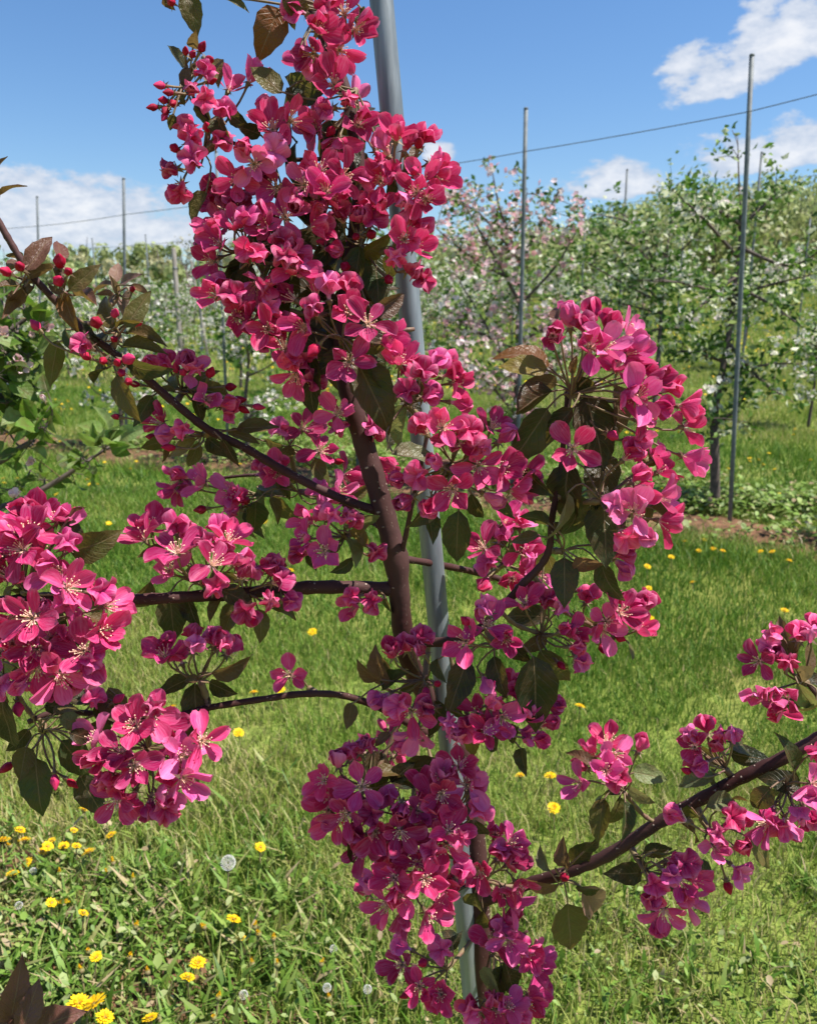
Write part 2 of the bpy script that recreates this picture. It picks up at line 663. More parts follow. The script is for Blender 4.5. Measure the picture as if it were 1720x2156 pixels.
def grass_colors(x, y, n):
    """choose a blade colour: lush lawn between the rows, drier and yellower turf close by"""
    rel = np.asarray(x) * ROWN.x + np.asarray(y) * ROWN.y
    lush = sstep(rel, 2.0, 2.9) * (1 - sstep(rel, 4.55, 4.9)) + sstep(rel, 5.8, 6.4) * (1 - sstep(rel, 8.6, 9.2))
    t = 0.55 + 0.10 * (1 - sstep(rel, 1.3, 2.0)) - 0.34 * lush + 0.23 * nz2d(x, y, 1.9, 3.1) + 0.12 * nz2d(x, y, 6.0, 1.0) + rng.normal(0, 0.21, n) + (rng.random(n) < 0.06) * 0.5
    t = np.clip(t, 0, 1) * 3.9
    i = np.clip(t.astype(int), 0, 3)
    f = (t - i)[:, None]
    return GREENS[i] * (1 - f) + GREENS[i + 1] * f


def blades(y0, y1, per_m2, h, wd, segs, side=0.62):
    area = side * (y1 ** 2 - y0 ** 2) + 1.4 * (y1 - y0)
    n = int(area * per_m2)
    y = np.sqrt(rng.random(n) * (y1 ** 2 - y0 ** 2) + y0 ** 2)
    x = (rng.random(n) * 2 - 1) * (side * y + 0.7)
    rel = x * ROWN.x + y * ROWN.y
    keep = np.ones(n, bool)
    soilB = np.abs(rel - (B0 + ROWN * -0.17).dot(ROWN)) < 0.31 + 0.06 * nz2d(x, y, 5.0, 4.0)
    keep &= ~(soilB & (rng.random(n) < 0.93))
    thin = nz2d(x, y, 4.0, 8.0) > 0.55
    keep &= ~(thin & (rng.random(n) < 0.55))
    x, y, rel = x[keep], y[keep], rel[keep]
    n = len(x)
    z = gz(x, y)
    tall = 1 + 0.5 * nz2d(x, y, 2.7, 5.5) + 0.35 * np.exp(-((rel - 5.0) / 0.45) ** 2)
    hh = h * np.clip(tall, 0.45, 1.8) * rng.uniform(0.5, 1.25, n)
    th = rng.random(n) * 2 * np.pi
    lean = rng.uniform(0.1, 0.95, n) * hh
    lx, ly = np.cos(th) * lean, np.sin(th) * lean
    ph = rng.random(n) * 2 * np.pi
    wx, wy = np.cos(ph) * wd * 0.5, np.sin(ph) * wd * 0.5
    col = grass_colors(x, y, n)
    b = np.stack([x, y, z - 0.004], -1)
    W = np.stack([wx, wy, np.zeros(n)], -1) * rng.uniform(0.6, 1.3, n)[:, None]
    tip = b + np.stack([lx, ly, hh], -1)
    if segs == 1:
        V = np.stack([b - W, b + W, tip], 1).reshape(-1, 3)
        Cc = np.repeat(col, 3, 0)
        f3 = np.arange(n * 3).reshape(n, 3)
        return V, f3, None, Cc
    mid = b + np.stack([lx * 0.3, ly * 0.3, hh * 0.62], -1)
    V = np.stack([b - W, b + W, mid + W * 0.8, mid - W * 0.8, tip], 1).reshape(-1, 3)
    o = np.arange(n)[:, None] * 5
    f4 = o + np.array([[0, 1, 2, 3]])
    f3 = o + np.array([[3, 2, 4]])
    return V, f3, f4, np.repeat(col, 5, 0)


for args, nm, lab in (((0.9, 3.1, 14000, 0.055, 0.0034, 2), 'grass', 'sunlit mown grass around the pink tree'),
                      ((3.1, 6.2, 7500, 0.060, 0.0048, 2), 'grass', 'lush mown grass lane between the tree rows'),
                      ((6.2, 15, 1900, 0.085, 0.010, 1), 'grass', 'rough grass between the further rows'),
                      ((15, 48, 170, 0.14, 0.035, 1), 'grass', 'pale grass running up to the hill')):
    V, f3, f4, cc = blades(*args)
    tag(obj(nm, soup(nm, V, f3, f4, cc), M_GRASS), lab, 'grass', None, 'stuff')


def weeds(cx, cy, sx, sy, n, size, name, label, hmax=0.07):
    """small broad leaves (clover, dandelion foliage) lying in the turf"""
    x = rng.normal(cx, sx, n)
    y = rng.normal(cy, sy, n)
    z = gz(x, y) + rng.uniform(0.005, hmax, n)
    th = rng.random(n) * 2 * np.pi
    L = size * rng.uniform(0.4, 1.3, n)
    up = rng.uniform(-0.3, 0.7, n)
    d = np.stack([np.cos(th), np.sin(th), up], -1) * L[:, None]
    s = np.stack([-np.sin(th), np.cos(th), rng.uniform(-0.4, 0.4, n)], -1) * (L * rng.uniform(0.2, 0.38, n))[:, None]
    b = np.stack([x, y, z], -1)
    up_ = np.array([0, 0, 1.0]) * (L * 0.10)[:, None]
    V = np.stack([b, b + d * 0.35 + s + up_, b + d * 0.75 + s * 0.8 + up_, b + d, b + d * 0.75 - s * 0.8 + up_, b + d * 0.35 - s + up_, b + d * 0.5], 1).reshape(-1, 3)
    o6 = np.arange(n)[:, None] * 7
    f4 = np.concatenate([o6 + np.array([[0, 1, 2, 6]]), o6 + np.array([[6, 2, 3, 4]]), o6 + np.array([[0, 6, 4, 5]])])
    pal = np.array([(0.12, 0.21, 0.03), (0.18, 0.28, 0.05), (0.26, 0.34, 0.09), (0.30, 0.34, 0.14), (0.36, 0.27, 0.15)])
    col = pal[rng.choice(5, n, p=[0.3, 0.3, 0.2, 0.12, 0.08])] * rng.uniform(0.75, 1.2, n)[:, None]
    tag(obj(name, soup(name, V, None, f4, np.repeat(col, 7, 0)), M_GRASS), label, 'weeds', None, 'stuff')


weeds(-0.85, 1.45, 0.32, 0.20, 2200, 0.019, 'weeds', 'low clover and dandelion leaves below the low-hanging blossom')
weeds(0.0, 1.40, 0.60, 0.15, 900, 0.015, 'weeds', 'sparse small weeds in dry turf at the stake foot')


def tufts(cx, cy, sx, sy, n, h, wd, name, label):
    """taller stray blades, stalks and lance leaves, in clumps"""
    k = max(6, n // 16)
    c = np.stack([rng.normal(cx, sx, k), rng.normal(cy, sy, k)], -1)[rng.integers(0, k, n)] + rng.normal(0, 0.022, (n, 2))
    b = np.stack([c[:, 0], c[:, 1], gz(c[:, 0], c[:, 1]) - 0.004], -1)
    th = rng.random(n) * 2 * np.pi
    hh = h * rng.uniform(0.4, 1.2, n)
    ln = hh * rng.uniform(0.15, 1.1, n)
    d = np.stack([np.cos(th) * ln, np.sin(th) * ln, hh], -1)
    W = np.stack([-np.sin(th), np.cos(th), np.zeros(n)], -1) * (wd * rng.choice([0.45, 0.6, 0.8, 1.5], n))[:, None]
    mid = b + d * np.array([0.35, 0.35, 0.6])
    V = np.stack([b - W * 0.5, b + W * 0.5, mid + W, mid - W, b + d * np.array([1, 1, 0.92])], 1).reshape(-1, 3)
    o = np.arange(n)[:, None] * 5
    pal = np.array([(0.10, 0.20, 0.022), (0.16, 0.27, 0.04), (0.24, 0.33, 0.07), (0.34, 0.34, 0.12), (0.46, 0.36, 0.20)])
    col = pal[rng.choice(5, n, p=[0.25, 0.3, 0.22, 0.13, 0.10])] * rng.uniform(0.7, 1.15, n)[:, None]
    tag(obj(name, soup(name, V, o + np.array([[3, 2, 4]]), o + np.array([[0, 1, 2, 3]]), np.repeat(col, 5, 0)), M_GRASS), label, 'grass', None, 'stuff')


tufts(-0.75, 1.50, 0.42, 0.26, 5500, 0.080, 0.0042, 'grass', 'tall weedy grass clumps and stalks below the hanging blossom')
tufts(0.2, 1.45, 0.6, 0.18, 3000, 0.06, 0.0035, 'grass', 'straggling dry grass clumps round the stake foot')
q = along(B0 + ROWN * -0.52, 0)
tufts(q.x, q.y, 1.1, 0.07, 800, 0.10, 0.004, 'grass', 'tall grass stalks fringing the red soil strip')
for kk, nn in ((0.0, 5000), (-1.6, 4200), (1.5, 3500), (3.2, 3500), (5.0, 3500)):
    q = along(B0 + ROWN * 0.50, kk)
    weeds(q.x, q.y, 0.75, 0.15, nn, 0.045, 'weeds', 'leafy weeds hugging the trellis row' if kk == 0 else 'weed patch along the trellis row at stake %s' % {-1.6: 'beyond the corner tree', 1.5: 'of the pink-white tree', 3.2: 'behind the flowering trunk', 5.0: 'with the two dark trunks'}[kk], 0.13)

# ------------------------------------------------------------------ orchard trees behind
FOL_PAL = np.array([(0.04, 0.10, 0.012), (0.09, 0.19, 0.026), (0.17, 0.28, 0.055), (0.34, 0.43, 0.16), (0.64, 0.66, 0.46)])


def leaf_cloud(spurs, per, size, pal_p, droop=0.15, spread=0.03):
    """rosettes of pointed, folded leaves at each spur"""
    n = len(spurs) * per
    S = np.repeat(np.asarray(spurs), per, 0) + rng.normal(0, spread, (n, 3))
    d = rng.normal(0, 1, (n, 3))
    d[:, 2] = d[:, 2] * 0.7 + 0.25 - droop
    d /= np.linalg.norm(d, axis=1)[:, None]
    L = size * rng.uniform(0.55, 1.2, n)[:, None]
    s = np.cross(d, rng.normal(0, 1, (n, 3)))
    s /= np.linalg.norm(s, axis=1)[:, None] + 1e-9
    nrm = np.cross(d, s)
    a = S + d * L * 0.15
    V = np.stack([a, a + d * L * 0.5 + s * L * 0.27 + nrm * L * 0.07, a + d * L - nrm * L * 0.1, a + d * L * 0.5 - s * L * 0.27 + nrm * L * 0.07], 1).reshape(-1, 3)
    o = np.arange(n)[:, None] * 4
    f3 = np.concatenate([o + np.array([[0, 1, 2]]), o + np.array([[0, 2, 3]])])
    col = FOL_PAL[rng.choice(5, n, p=pal_p)] * rng.uniform(0.75, 1.2, n)[:, None]
    return V, f3, np.repeat(col, 4, 0)


def blossom_cloud(spurs, per, size, pal):
    """clusters of small five-petalled flowers"""
    n = len(spurs) * per
    S = np.repeat(np.asarray(spurs), per, 0) + rng.normal(0, 0.028, (n, 3))
    ax = rng.normal(0, 1, (n, 3)) + np.array([0.1, -0.3, 0.6])
    ax /= np.linalg.norm(ax, axis=1)[:, None]
    t1 = np.cross(ax, rng.normal(0, 1, (n, 3)))
    t1 /= np.linalg.norm(t1, axis=1)[:, None] + 1e-9
    t2 = np.cross(ax, t1)
    Rr = size * rng.uniform(0.6, 1.1, n)[:, None]
    Vs = []
    for k in range(5):
        a = 2 * np.pi * k / 5
        dirv = t1 * np.cos(a) + t2 * np.sin(a)
        sv = -t1 * np.sin(a) + t2 * np.cos(a)
        Vs += [S, S + dirv * Rr * 0.7 + sv * Rr * 0.42 + ax * Rr * 0.18, S + dirv * Rr + ax * Rr * 0.35, S + dirv * Rr * 0.7 - sv * Rr * 0.42 + ax * Rr * 0.18]
    V = np.stack(Vs, 1).reshape(-1, 3)
    f4 = np.arange(n * 20).reshape(-1, 4)
    pal = np.array(pal)
    col = pal[rng.integers(0, len(pal), n)] * rng.uniform(0.85, 1.05, n)[:, None]
    return V, f4, np.repeat(col, 20, 0)


WHITE = [(0.80, 0.76, 0.72), (0.78, 0.66, 0.66), (0.82, 0.80, 0.76), (0.74, 0.70, 0.58)]
PINKW = [(0.80, 0.52, 0.56), (0.78, 0.62, 0.64), (0.78, 0.36, 0.42), (0.80, 0.72, 0.72), (0.74, 0.44, 0.50)]


def limb_tube(parent, name, pts, r0, r1, mat=None, sides=7, per=4):
    sp = spline([list(p) for p in pts], per)
    n = len(sp)
    mb = MB()
    mb.tube(sp, [r0 + (r1 - r0) * (i / (n - 1)) for i in range(n)], sides)
    o = obj(name, mb.mesh(name), mat or M_TRUNK, parent)
    return o, sp


def px_tree(label, group, base_px, depth, trunk_px, limbs_px, nspur, leaf, blos_frac, pal, pal_p, r=0.03, extra=0, jit=0.07):
    """orchard tree whose trunk and limbs were read off the photograph, at the distance of its foot on the ground"""
    foot = ground_at(*base_px)
    t = obj('apple_tree', None)
    t.location = foot
    tag(t, label, 'tree', group)

    def W(u, v, dd=0.0):
        return P(u, v, depth + dd) - foot
    tp = [Vector((0, 0, -0.03))] + [W(u, v) for u, v in trunk_px]
    _, tsp = limb_tube(t, 'trunk', tp, r, r * 0.06)
    pts = [np.array(q) for q in tsp[len(tsp) // 3:]]
    skel = []
    for lp in limbs_px:
        dd = random.uniform(-0.45, 0.45)
        m = len(lp)
        q = [W(u, v, dd * i / (m - 1)) for i, (u, v) in enumerate(lp)]
        _, sp = limb_tube(t, 'limb', q, r * 0.42, r * 0.10, None, 6)
        skel.append([np.array(s) for s in sp])
    spurs = []
    mbt = MB()
    for i in range(nspur):
        sk = random.choice(skel + [pts])
        k = random.randrange(max(1, len(sk) // 5), len(sk))
        p0 = sk[k]
        off = np.array([random.gauss(0, 1), random.gauss(0, 1), random.gauss(0, 0.8) + 0.25]) * jit * (0.4 + 1.2 * random.random())
        p1 = p0 + off
        spurs.append(p1)
        if i % 2 == 0:
            mbt.tube([p0, (p0 + p1) / 2 + np.array([0, 0, 0.01]), p1], [0.004, 0.003, 0.002], 4, False)
    tw = obj('twigs', mbt.mesh('twigs'), M_TRUNK, t)
    tw['kind'] = 'stuff'
    spurs = np.array(spurs)
    V, f3, cc = leaf_cloud(spurs, 7, leaf, pal_p)
    fo = obj('foliage', soup('foliage', V, f3, None, cc), M_FOL, t)
    fo['kind'] = 'stuff'
    nb = int(nspur * blos_frac)
    if nb:
        sel = spurs[rng.choice(nspur, nb, replace=False)] + rng.normal(0, 0.012, (nb, 3))
        V, f4, cc = blossom_cloud(sel, 6, 0.024, pal)
        bl = obj('blossoms', soup('blossoms', V, None, f4, cc), M_BLOS, t)
        bl['kind'] = 'stuff'
    return t


px_tree('green leafy apple tree leaning beside a tall stake over red soil', None, (1505, 1085), 5.5,
        [(1504, 960), (1503, 870), (1520, 780), (1535, 690), (1548, 590), (1558, 480), (1555, 390), (1552, 285)],
        [[(1540, 625), (1630, 597), (1715, 578)], [(1538, 630), (1450, 598), (1350, 590)], [(1556, 480), (1610, 430), (1645, 400)],
         [(1550, 540), (1480, 460), (1415, 400)], [(1512, 810), (1600, 770), (1690, 765)], [(1503, 895), (1550, 860), (1575, 810)],
         [(1503, 885), (1478, 880), (1440, 860)], [(1520, 760), (1455, 740), (1400, 745)], [(1545, 600), (1620, 640), (1690, 690)],
         [(1530, 720), (1600, 800), (1640, 830)], [(1556, 520), (1660, 560), (1735, 520)], [(1548, 580), (1480, 640), (1420, 690)],
         [(1555, 470), (1500, 440), (1460, 450)]],
        330, 0.062, 0.10, WHITE, [0.22, 0.28, 0.20, 0.14, 0.16], 0.036, jit=0.075)
px_tree('apple tree dotted with pale pink blossom against a thin stake', None, (1080, 1050), 5.95,
        [(1083, 930), (1086, 850), (1090, 700), (1100, 560), (1104, 450), (1110, 400)],
        [[(1088, 875), (1040, 820), (985, 765)], [(1075, 790), (1020, 680), (962, 585)], [(1094, 640), (1030, 520), (955, 395)],
         [(1100, 560), (1055, 450), (1037, 365)], [(1100, 545), (1150, 450), (1182, 395)], [(1096, 640), (1170, 560), (1222, 470)],
         [(1092, 720), (1150, 690), (1210, 650)], [(1096, 600), (990, 540), (918, 480)], [(1090, 740), (990, 690), (930, 640)],
         [(1088, 830), (1010, 800), (930, 740)], [(1100, 560), (1010, 450), (935, 420)], [(1090, 760), (1170, 760), (1240, 730)]],
        330, 0.050, 0.85, PINKW, [0.22, 0.30, 0.22, 0.14, 0.12], 0.032, jit=0.085)
px_tree('broad green apple tree with cream leaf tips beyond the pink cluster', None, (1372, 905), 9.3,
        [(1380, 820), (1388, 715), (1394, 620), (1405, 520), (1412, 440), (1413, 395)],
        [[(1392, 640), (1320, 560), (1240, 470)], [(1396, 600), (1340, 480), (1290, 440)], [(1400, 560), (1460, 500), (1500, 440)],
         [(1392, 660), (1310, 640), (1215, 620)], [(1390, 690), (1320, 720), (1270, 740)], [(1395, 620), (1470, 600), (1530, 590)],
         [(1402, 540), (1330, 470), (1240, 450)], [(1394, 640), (1300, 590), (1215, 540)], [(1390, 690), (1440, 700), (1480, 740)],
         [(1408, 480), (1440, 420), (1445, 400)], [(1396, 600), (1350, 530), (1300, 500)]],
        330, 0.085, 0.10, WHITE, [0.18, 0.28, 0.20, 0.14, 0.20], 0.038, jit=0.13)


def generic_tree(seed, h, nspur, leaf, blos, pal, white_leaf=0.1):
    """shared meshes of a small spindle-trained apple tree, foot at the origin"""
    rs = random.Random(seed)
    mb = MB()
    top = Vector((rs.uniform(-0.1, 0.1), rs.uniform(-0.1, 0.1), h))
    tp = spline([(0, 0, -0.05), (rs.uniform(-.05, .05), rs.uniform(-.05, .05), h * 0.35), (rs.uniform(-.08, .08), rs.uniform(-.08, .08), h * 0.7), tuple(top)], 4)
    mb.tube(tp, [0.035 * (1 - 0.8 * i / (len(tp) - 1)) for i in range(len(tp))], 6)
    sk = [[np.array(p) for p in tp[len(tp) // 3:]]]
    for i in range(10):
        k = rs.randrange(len(tp) // 4, len(tp) - 1)
        a = rs.uniform(0, 6.28)
        L = rs.uniform(0.45, 0.95) * (1.15 - 0.6 * k / len(tp)) * (0.75 + 0.25 * abs(math.cos(a)))
        p0 = np.array(tp[k])
        q = [p0, p0 + np.array([math.cos(a) * L * 0.5, math.sin(a) * L * 0.5, L * rs.uniform(0.1, 0.3)]), p0 + np.array([math.cos(a) * L, math.sin(a) * L, L * rs.uniform(0.2, 0.75)])]
        sp = spline(q, 3)
        mb.tube(sp, [0.014 - 0.011 * j / (len(sp) - 1) for j in range(len(sp))], 5)
        sk.append([np.array(s) for s in sp])
    spurs = []
    for i in range(nspur):
        s = rs.choice(sk)
        spurs.append(s[rs.randrange(1, len(s))] + np.array([rs.gauss(0, 1), rs.gauss(0, 1), rs.gauss(0, 0.9)]) * 0.11)
    spurs = np.array(spurs)
    V, f3, cc = leaf_cloud(spurs, 5, leaf, [0.2, 0.3, 0.25, 0.25 - white_leaf, white_leaf], spread=0.05)
    nb = int(nspur * blos)
    B, f4, bc = blossom_cloud(spurs[rng.choice(nspur, nb, replace=False)], 5, 0.034, pal)
    return mb.mesh('trunk'), soup('foliage', V, f3, None, cc), soup('blossoms', B, None, f4, bc)


KIT = [generic_tree(1, 2.1, 170, 0.10, 0.75, WHITE), generic_tree(2, 2.4, 190, 0.10, 0.6, WHITE, 0.14),
       generic_tree(3, 1.9, 150, 0.10, 0.85, WHITE), generic_tree(4, 2.2, 170, 0.10, 0.5, PINKW)]


def place_tree(q, kit, sc, label, group):
    t = obj('apple_tree', None)
    t.location = q
    t.rotation_euler.z = random.uniform(0, 6.28)
    t.scale = (sc, sc, sc * random.uniform(0.92, 1.08))
    tag(t, label, 'tree', group)
    tr, fo, bl = KIT[kit]
    obj('trunk', tr, M_TRUNK, t)
    obj('foliage', fo, M_FOL, t)['kind'] = 'stuff'
    obj('blossoms', bl, M_BLOS, t)['kind'] = 'stuff'
    return t


# ------------------------------------------------------------------ trellis stakes and wires
def stake(bottom, top, rad, label, group=None, mat=None):
    t = obj('trellis_stake', None)
    t.location = bottom
    tag(t, label, 'stake', group)
    mb = MB()
    d = Vector(top) - Vector(bottom)
    mb.tube([d * -0.02, d * 0.25, d * 0.5, d * 0.75, d], [rad] * 5, 10)
    obj('pipe', mb.mesh('pipe'), mat or M_POLE2, t)
    mc = MB()
    mc.tube([d, d * 1.004], [rad * 1.12, rad * 0.9], 10)
    obj('end_cap', mc.mesh('end_cap'), mat or M_POLE2, t)
    return t


def px_stake(top, foot, label, group=None, rad=0.0125, depth=None):
    """stake read off the photo: foot on the ground, top the same distance away"""
    b = ground_at(*foot)
    dist = (b - CAM).dot(FWD)
    dr = px_dir(*top)
    k = b.y / dr.y
    tp = CAM + dr * k
    stake(b, tp, rad, label, group)
    return b, tp


p1 = px_stake((1582, 118), (1535, 1110), 'tall steel trellis stake next to the leaning green tree', rad=0.014)
p2 = px_stake((1107, 230), (1088, 1050), 'steel trellis stake rising through the pale pink tree', rad=0.014)
p3 = px_stake((261, 377), (267, 957), 'steel trellis stake behind the dark-leaved twig with red buds', rad=0.014)
p4 = px_stake((79, 415), (92, 905), 'steel trellis stake rising beyond the white-flowered green branch', rad=0.013)
RS = 'trellis stakes in the rows further back'
rowC0 = B0 + ROWN * 4.7
stk = []


def row_stake(u, vtop, rown, label, group=RS):
    """stake standing on the row line seen in pixel column u; its top is read off the photo"""
    az_ = (u - 860) / F
    # the row line is n.q = rown
    y = rown / (ROWN.x * az_ * 1.0 + ROWN.y)
    for _ in range(12):
        d = px_dir(u, vtop)
        q = Vector((d.x / d.y * y, y, 0))
        y += (rown - q.dot(ROWN)) / ROWN.y * 0.7
    d = px_dir(u, vtop)
    tp = CAM + d * (y / d.y)
    b = Vector((tp.x, y, float(gz(tp.x, y))))
    stake(b, tp, 0.013, label, group)
    return b, tp


FAR = 'thin steel stake two rows behind the nearer stakes'
p5 = row_stake(1320, 358, 10.1, 'thin stake pointing up before the rounded cloud bank')
p6 = row_stake(1603, 322, 10.1, 'thin stake just past the leaning tree top, against the hill')
LST = 'thin steel stake in the first row behind, before the layered cloud'
p7 = row_stake(307, 495, 10.1, LST)
p8 = row_stake(412, 470, 10.1, LST)
p9 = row_stake(195, 503, 10.1, LST)
for u, vt in ((883, 430), (1087, 400), (1232, 452), (1440, 470), (1705, 460), (8, 525), (640, 470), (560, 480)):
    row_stake(u, vt, 14.8, FAR)
for k in (2.82, 1.41 * 3):
    q = along(B0, k)
    stake(q, q + Vector((0.03, 0, 2.6)), 0.0135, 'steel stake showing below the hanging blossom, before white trees' if k > 3 else 'steel stake hidden behind the dense blossom column')


def wire(pts, label, r=0.0022):
    mb = MB()
    P_ = []
    for a, b in zip(pts[:-1], pts[1:]):
        a, b = Vector(a), Vector(b)
        for i in range(6):
            t = i / 6
            q = a.lerp(b, t)
            q.z -= 0.035 * (a - b).length * 0.12 * 4 * t * (1 - t)
            P_.append(q)
    P_.append(Vector(pts[-1]))
    o0 = P_[0].copy()
    mb.tube([p - o0 for p in P_], [r] * len(P_), 5)
    o = obj('trellis_wire', mb.mesh('trellis_wire'), M_WIRE)
    o.location = o0
    tag(o, label, 'wire')


def px_on(u, v, ydist):
    d = px_dir(u, v)
    return CAM + d * (ydist / d.y)


b3 = along(B0, 4.23)
wire([px_on(2010, 120, 4.2), px_on(1576, 235, p1[0].y - 0.016), px_on(1105, 319, p2[0].y - 0.016), px_on(905, 352, 6.6), px_on(640, 400, 7.2), px_on(262, 452, p3[0].y - 0.016), px_on(80, 476, p4[0].y - 0.016), px_on(-120, 490, 9.6)],
     'thin dark trellis wire strung between the nearer stakes', 0.0028)
wire([px_on(1760, 362, p6[0].y - 0.7), px_on(1601, 385, p6[0].y - 0.016), px_on(1319, 428, p5[0].y - 0.016), px_on(1100, 455, 11.4), px_on(410, 505, p8[0].y - 0.016), px_on(306, 515, p7[0].y - 0.016), px_on(194, 522, p9[0].y - 0.016), px_on(0, 540, 17.2)],
     'faint trellis wire of the second row, below the clouds', 0.0028)

# weathered wooden end posts
for u0, v0, u1, v1, dd, rad, lab in ((366, 523, 376, 668, 19.0, 0.058, 'weathered wooden end post standing among far white trees'),
                                     (402, 548, 424, 670, 18.4, 0.030, 'pale wooden brace leaning towards the end post')):
    a = P(u0, v0, dd)
    b = P(u1, v1, dd)
    b2 = a + (b - a) * ((a.z - float(gz(b.x, b.y))) / (a.z - b.z))
    b2.z = float(gz(b2.x, b2.y))
    t = obj('wooden_post', None)
    t.location = b2
    tag(t, lab, 'post')
    d = a - b2
    mb = MB()
    mb.tube([d * -0.03, d * 0.3, d * 0.6, d * 0.985, d], [rad, rad * 0.98, rad * 1.02, rad, rad * 0.85], 10)
    obj('timber', mb.mesh('timber'), M_WOOD, t)
    mc = MB()
    q = d * 0.82
    mc.tube([q - d * 0.01, q + d * 0.01], [rad * 1.08, rad * 1.08], 10)
    obj('wire_wrap', mc.mesh('wire_wrap'), M_WIRE, t)

# the rows of smaller trees
ROWTREES = 'blossoming apple trees in the further rows'
ROWNAME = ['in the first row behind the nearer stakes', 'two rows behind the nearer stakes', 'three rows behind the nearer stakes', 'in the last clear orchard row']
for k, kit, sc, lab in ((5.75, 2, 0.72, 'thin-trunked white-blossomed tree beside a stake, past the dark-leaved twig'),
                        (7.3, 0, 0.75, 'white-blossomed tree beyond the green branch with white flowers'),
                        (2.75, 1, 0.75, 'apple tree standing behind the dense pink blossom column'),
                        (4.1, 2, 0.72, 'slim dark-trunked tree behind the hanging pink blossom'),
                        (-1.5, 1, 0.72, 'apple tree past the leaning green tree, along its wire')):
    q = along(B0 + ROWN * 0.12, k)
    place_tree(q, kit, sc, lab, None)
for row in range(4):
    for i in range(-3 - row, 12 + row * 2):
        k = i * 1.41 + (row * 0.37) % 1.0
        q = along(rowC0 + ROWN * (4.7 * row + random.uniform(-0.1, 0.1)), k + random.uniform(-0.15, 0.15))
        u, v, d = proj(q + Vector((0, 0, 1.2)))
        if not (-180 < u < 1900):
            continue
        if row == 0 and 1290 < u < 1500:
            continue
        if u > 950 and random.random() > (0.75 if row == 0 else 0.55):
            continue
        kit = random.choice([0, 1, 2, 0, 2, 3] if u < 900 else [1, 1, 3, 0])
        LWHITE = ('small apple tree with pale pink blossom ' if kit == 3 else 'leafy small apple tree with some white blossom ' if kit == 1 else 'small apple tree thick with white blossom ') + ROWNAME[row]
        place_tree(q, kit, (random.uniform(0.68, 0.88) if u < 900 else random.uniform(0.52, 0.68)), LWHITE, ROWTREES)

# beyond: rows too far to count
sp = []
for row in range(4, 11):
    for i in range(-12, 34):
        q = along(rowC0 + ROWN * (4.7 * row), i * 1.41)
        u, v, d = proj(q)
        if -200 < u < 1920 and (u < 1000 or random.random() < 0.45):
            for _ in range(16):
                sp.append((q.x + random.gauss(0, 0.35), q.y + random.gauss(0, 0.35), q.z + 0.5 + 1.7 * random.random()))
sp = np.array(sp)
V, f3, cc = leaf_cloud(sp, 4, 0.28, [0.2, 0.3, 0.2, 0.15, 0.15], spread=0.14)
tag(obj('far_orchard', soup('far_orchard', V, f3, None, cc), M_FOL), 'distant rows of apple trees reaching the hill foot', 'orchard', None, 'stuff')
V, f4, cc = blossom_cloud(sp[rng.random(len(sp)) < 0.5], 2, 0.13, WHITE)
tag(obj('far_orchard', soup('far_orchard', V, None, f4, cc), M_BLOS), 'white blossom on the distant apple rows', 'orchard', None, 'stuff')


# ------------------------------------------------------------------ the wood on the hill and the far tree line
def crown_faces(centres, radii, n, size, pal, squash=1.0):
    k = rng.integers(0, len(centres), n)
    d = rng.normal(0, 1, (n, 3))
    d /= np.linalg.norm(d, axis=1)[:, None]
    rr = np.asarray(radii)[k] * rng.uniform(0.35, 1.05, n) ** 0.6
    p = np.asarray(centres)[k] + d * rr[:, None] * np.array([1, 1, squash])
    a = np.cross(d, rng.normal(0, 1, (n, 3)))
    a /= np.linalg.norm(a, axis=1)[:, None] + 1e-9
    b = np.cross(d, a) + d * rng.uniform(-0.5, 0.5, n)[:, None]
    s = size * rng.uniform(0.5, 1.3, n)[:, None]
    V = np.stack([p - a * s, p + b * s * 0.7, p + a * s, p - b * s * 0.7], 1).reshape(-1, 3)
    f4 = np.arange(n * 4).reshape(n, 4)
    pal = np.array(pal)
    tint = pal[rng.integers(0, len(pal), len(centres))][k]
    col = tint * rng.uniform(0.75, 1.2, n)[:, None]
    return V, f4, np.repeat(col, 4, 0)


SPRING_HAZED = [(0.34, 0.39, 0.15), (0.38, 0.42, 0.18), (0.28, 0.34, 0.12), (0.42, 0.40, 0.22), (0.34, 0.38, 0.15), (0.24, 0.30, 0.12)]  # spring greens paled in the colour itself, standing in for distance haze
BARE = [(0.42, 0.40, 0.30), (0.38, 0.40, 0.25), (0.44, 0.42, 0.31)]
# wood covering the hill: one mass
cen, rad = [], []
trk = MB()
for i in range(520):
    y = random.uniform(62, 130)
    x = random.uniform(-0.1 * y + 6, 0.72 * y)
    if x < 12 and random.random() < 0.4:
        continue
    h = random.uniform(4.5, 7.5) * (1.0 if x > 18 else 0.8)
    z = float(gz(x, y))
    trk.tube([(x, y, z - 0.2), (x + random.uniform(-.4, .4), y, z + h * 0.8)], [0.13, 0.05], 4, False)
    for _ in range(7):
        cen.append((x + random.gauss(0, 1.0), y + random.gauss(0, 1.0), z + h * random.uniform(0.12, 0.95)))
        rad.append(random.uniform(0.9, 1.7))
V, f4, cc = crown_faces(cen, rad, 130000, 0.22, SPRING_HAZED, 1.1)
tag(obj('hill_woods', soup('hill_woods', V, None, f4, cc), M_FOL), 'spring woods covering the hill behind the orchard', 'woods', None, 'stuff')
tag(obj('hill_woods', trk.mesh('wood_trunks'), M_TRUNK), 'grey trunks standing inside the hill woods', 'woods', None, 'stuff')


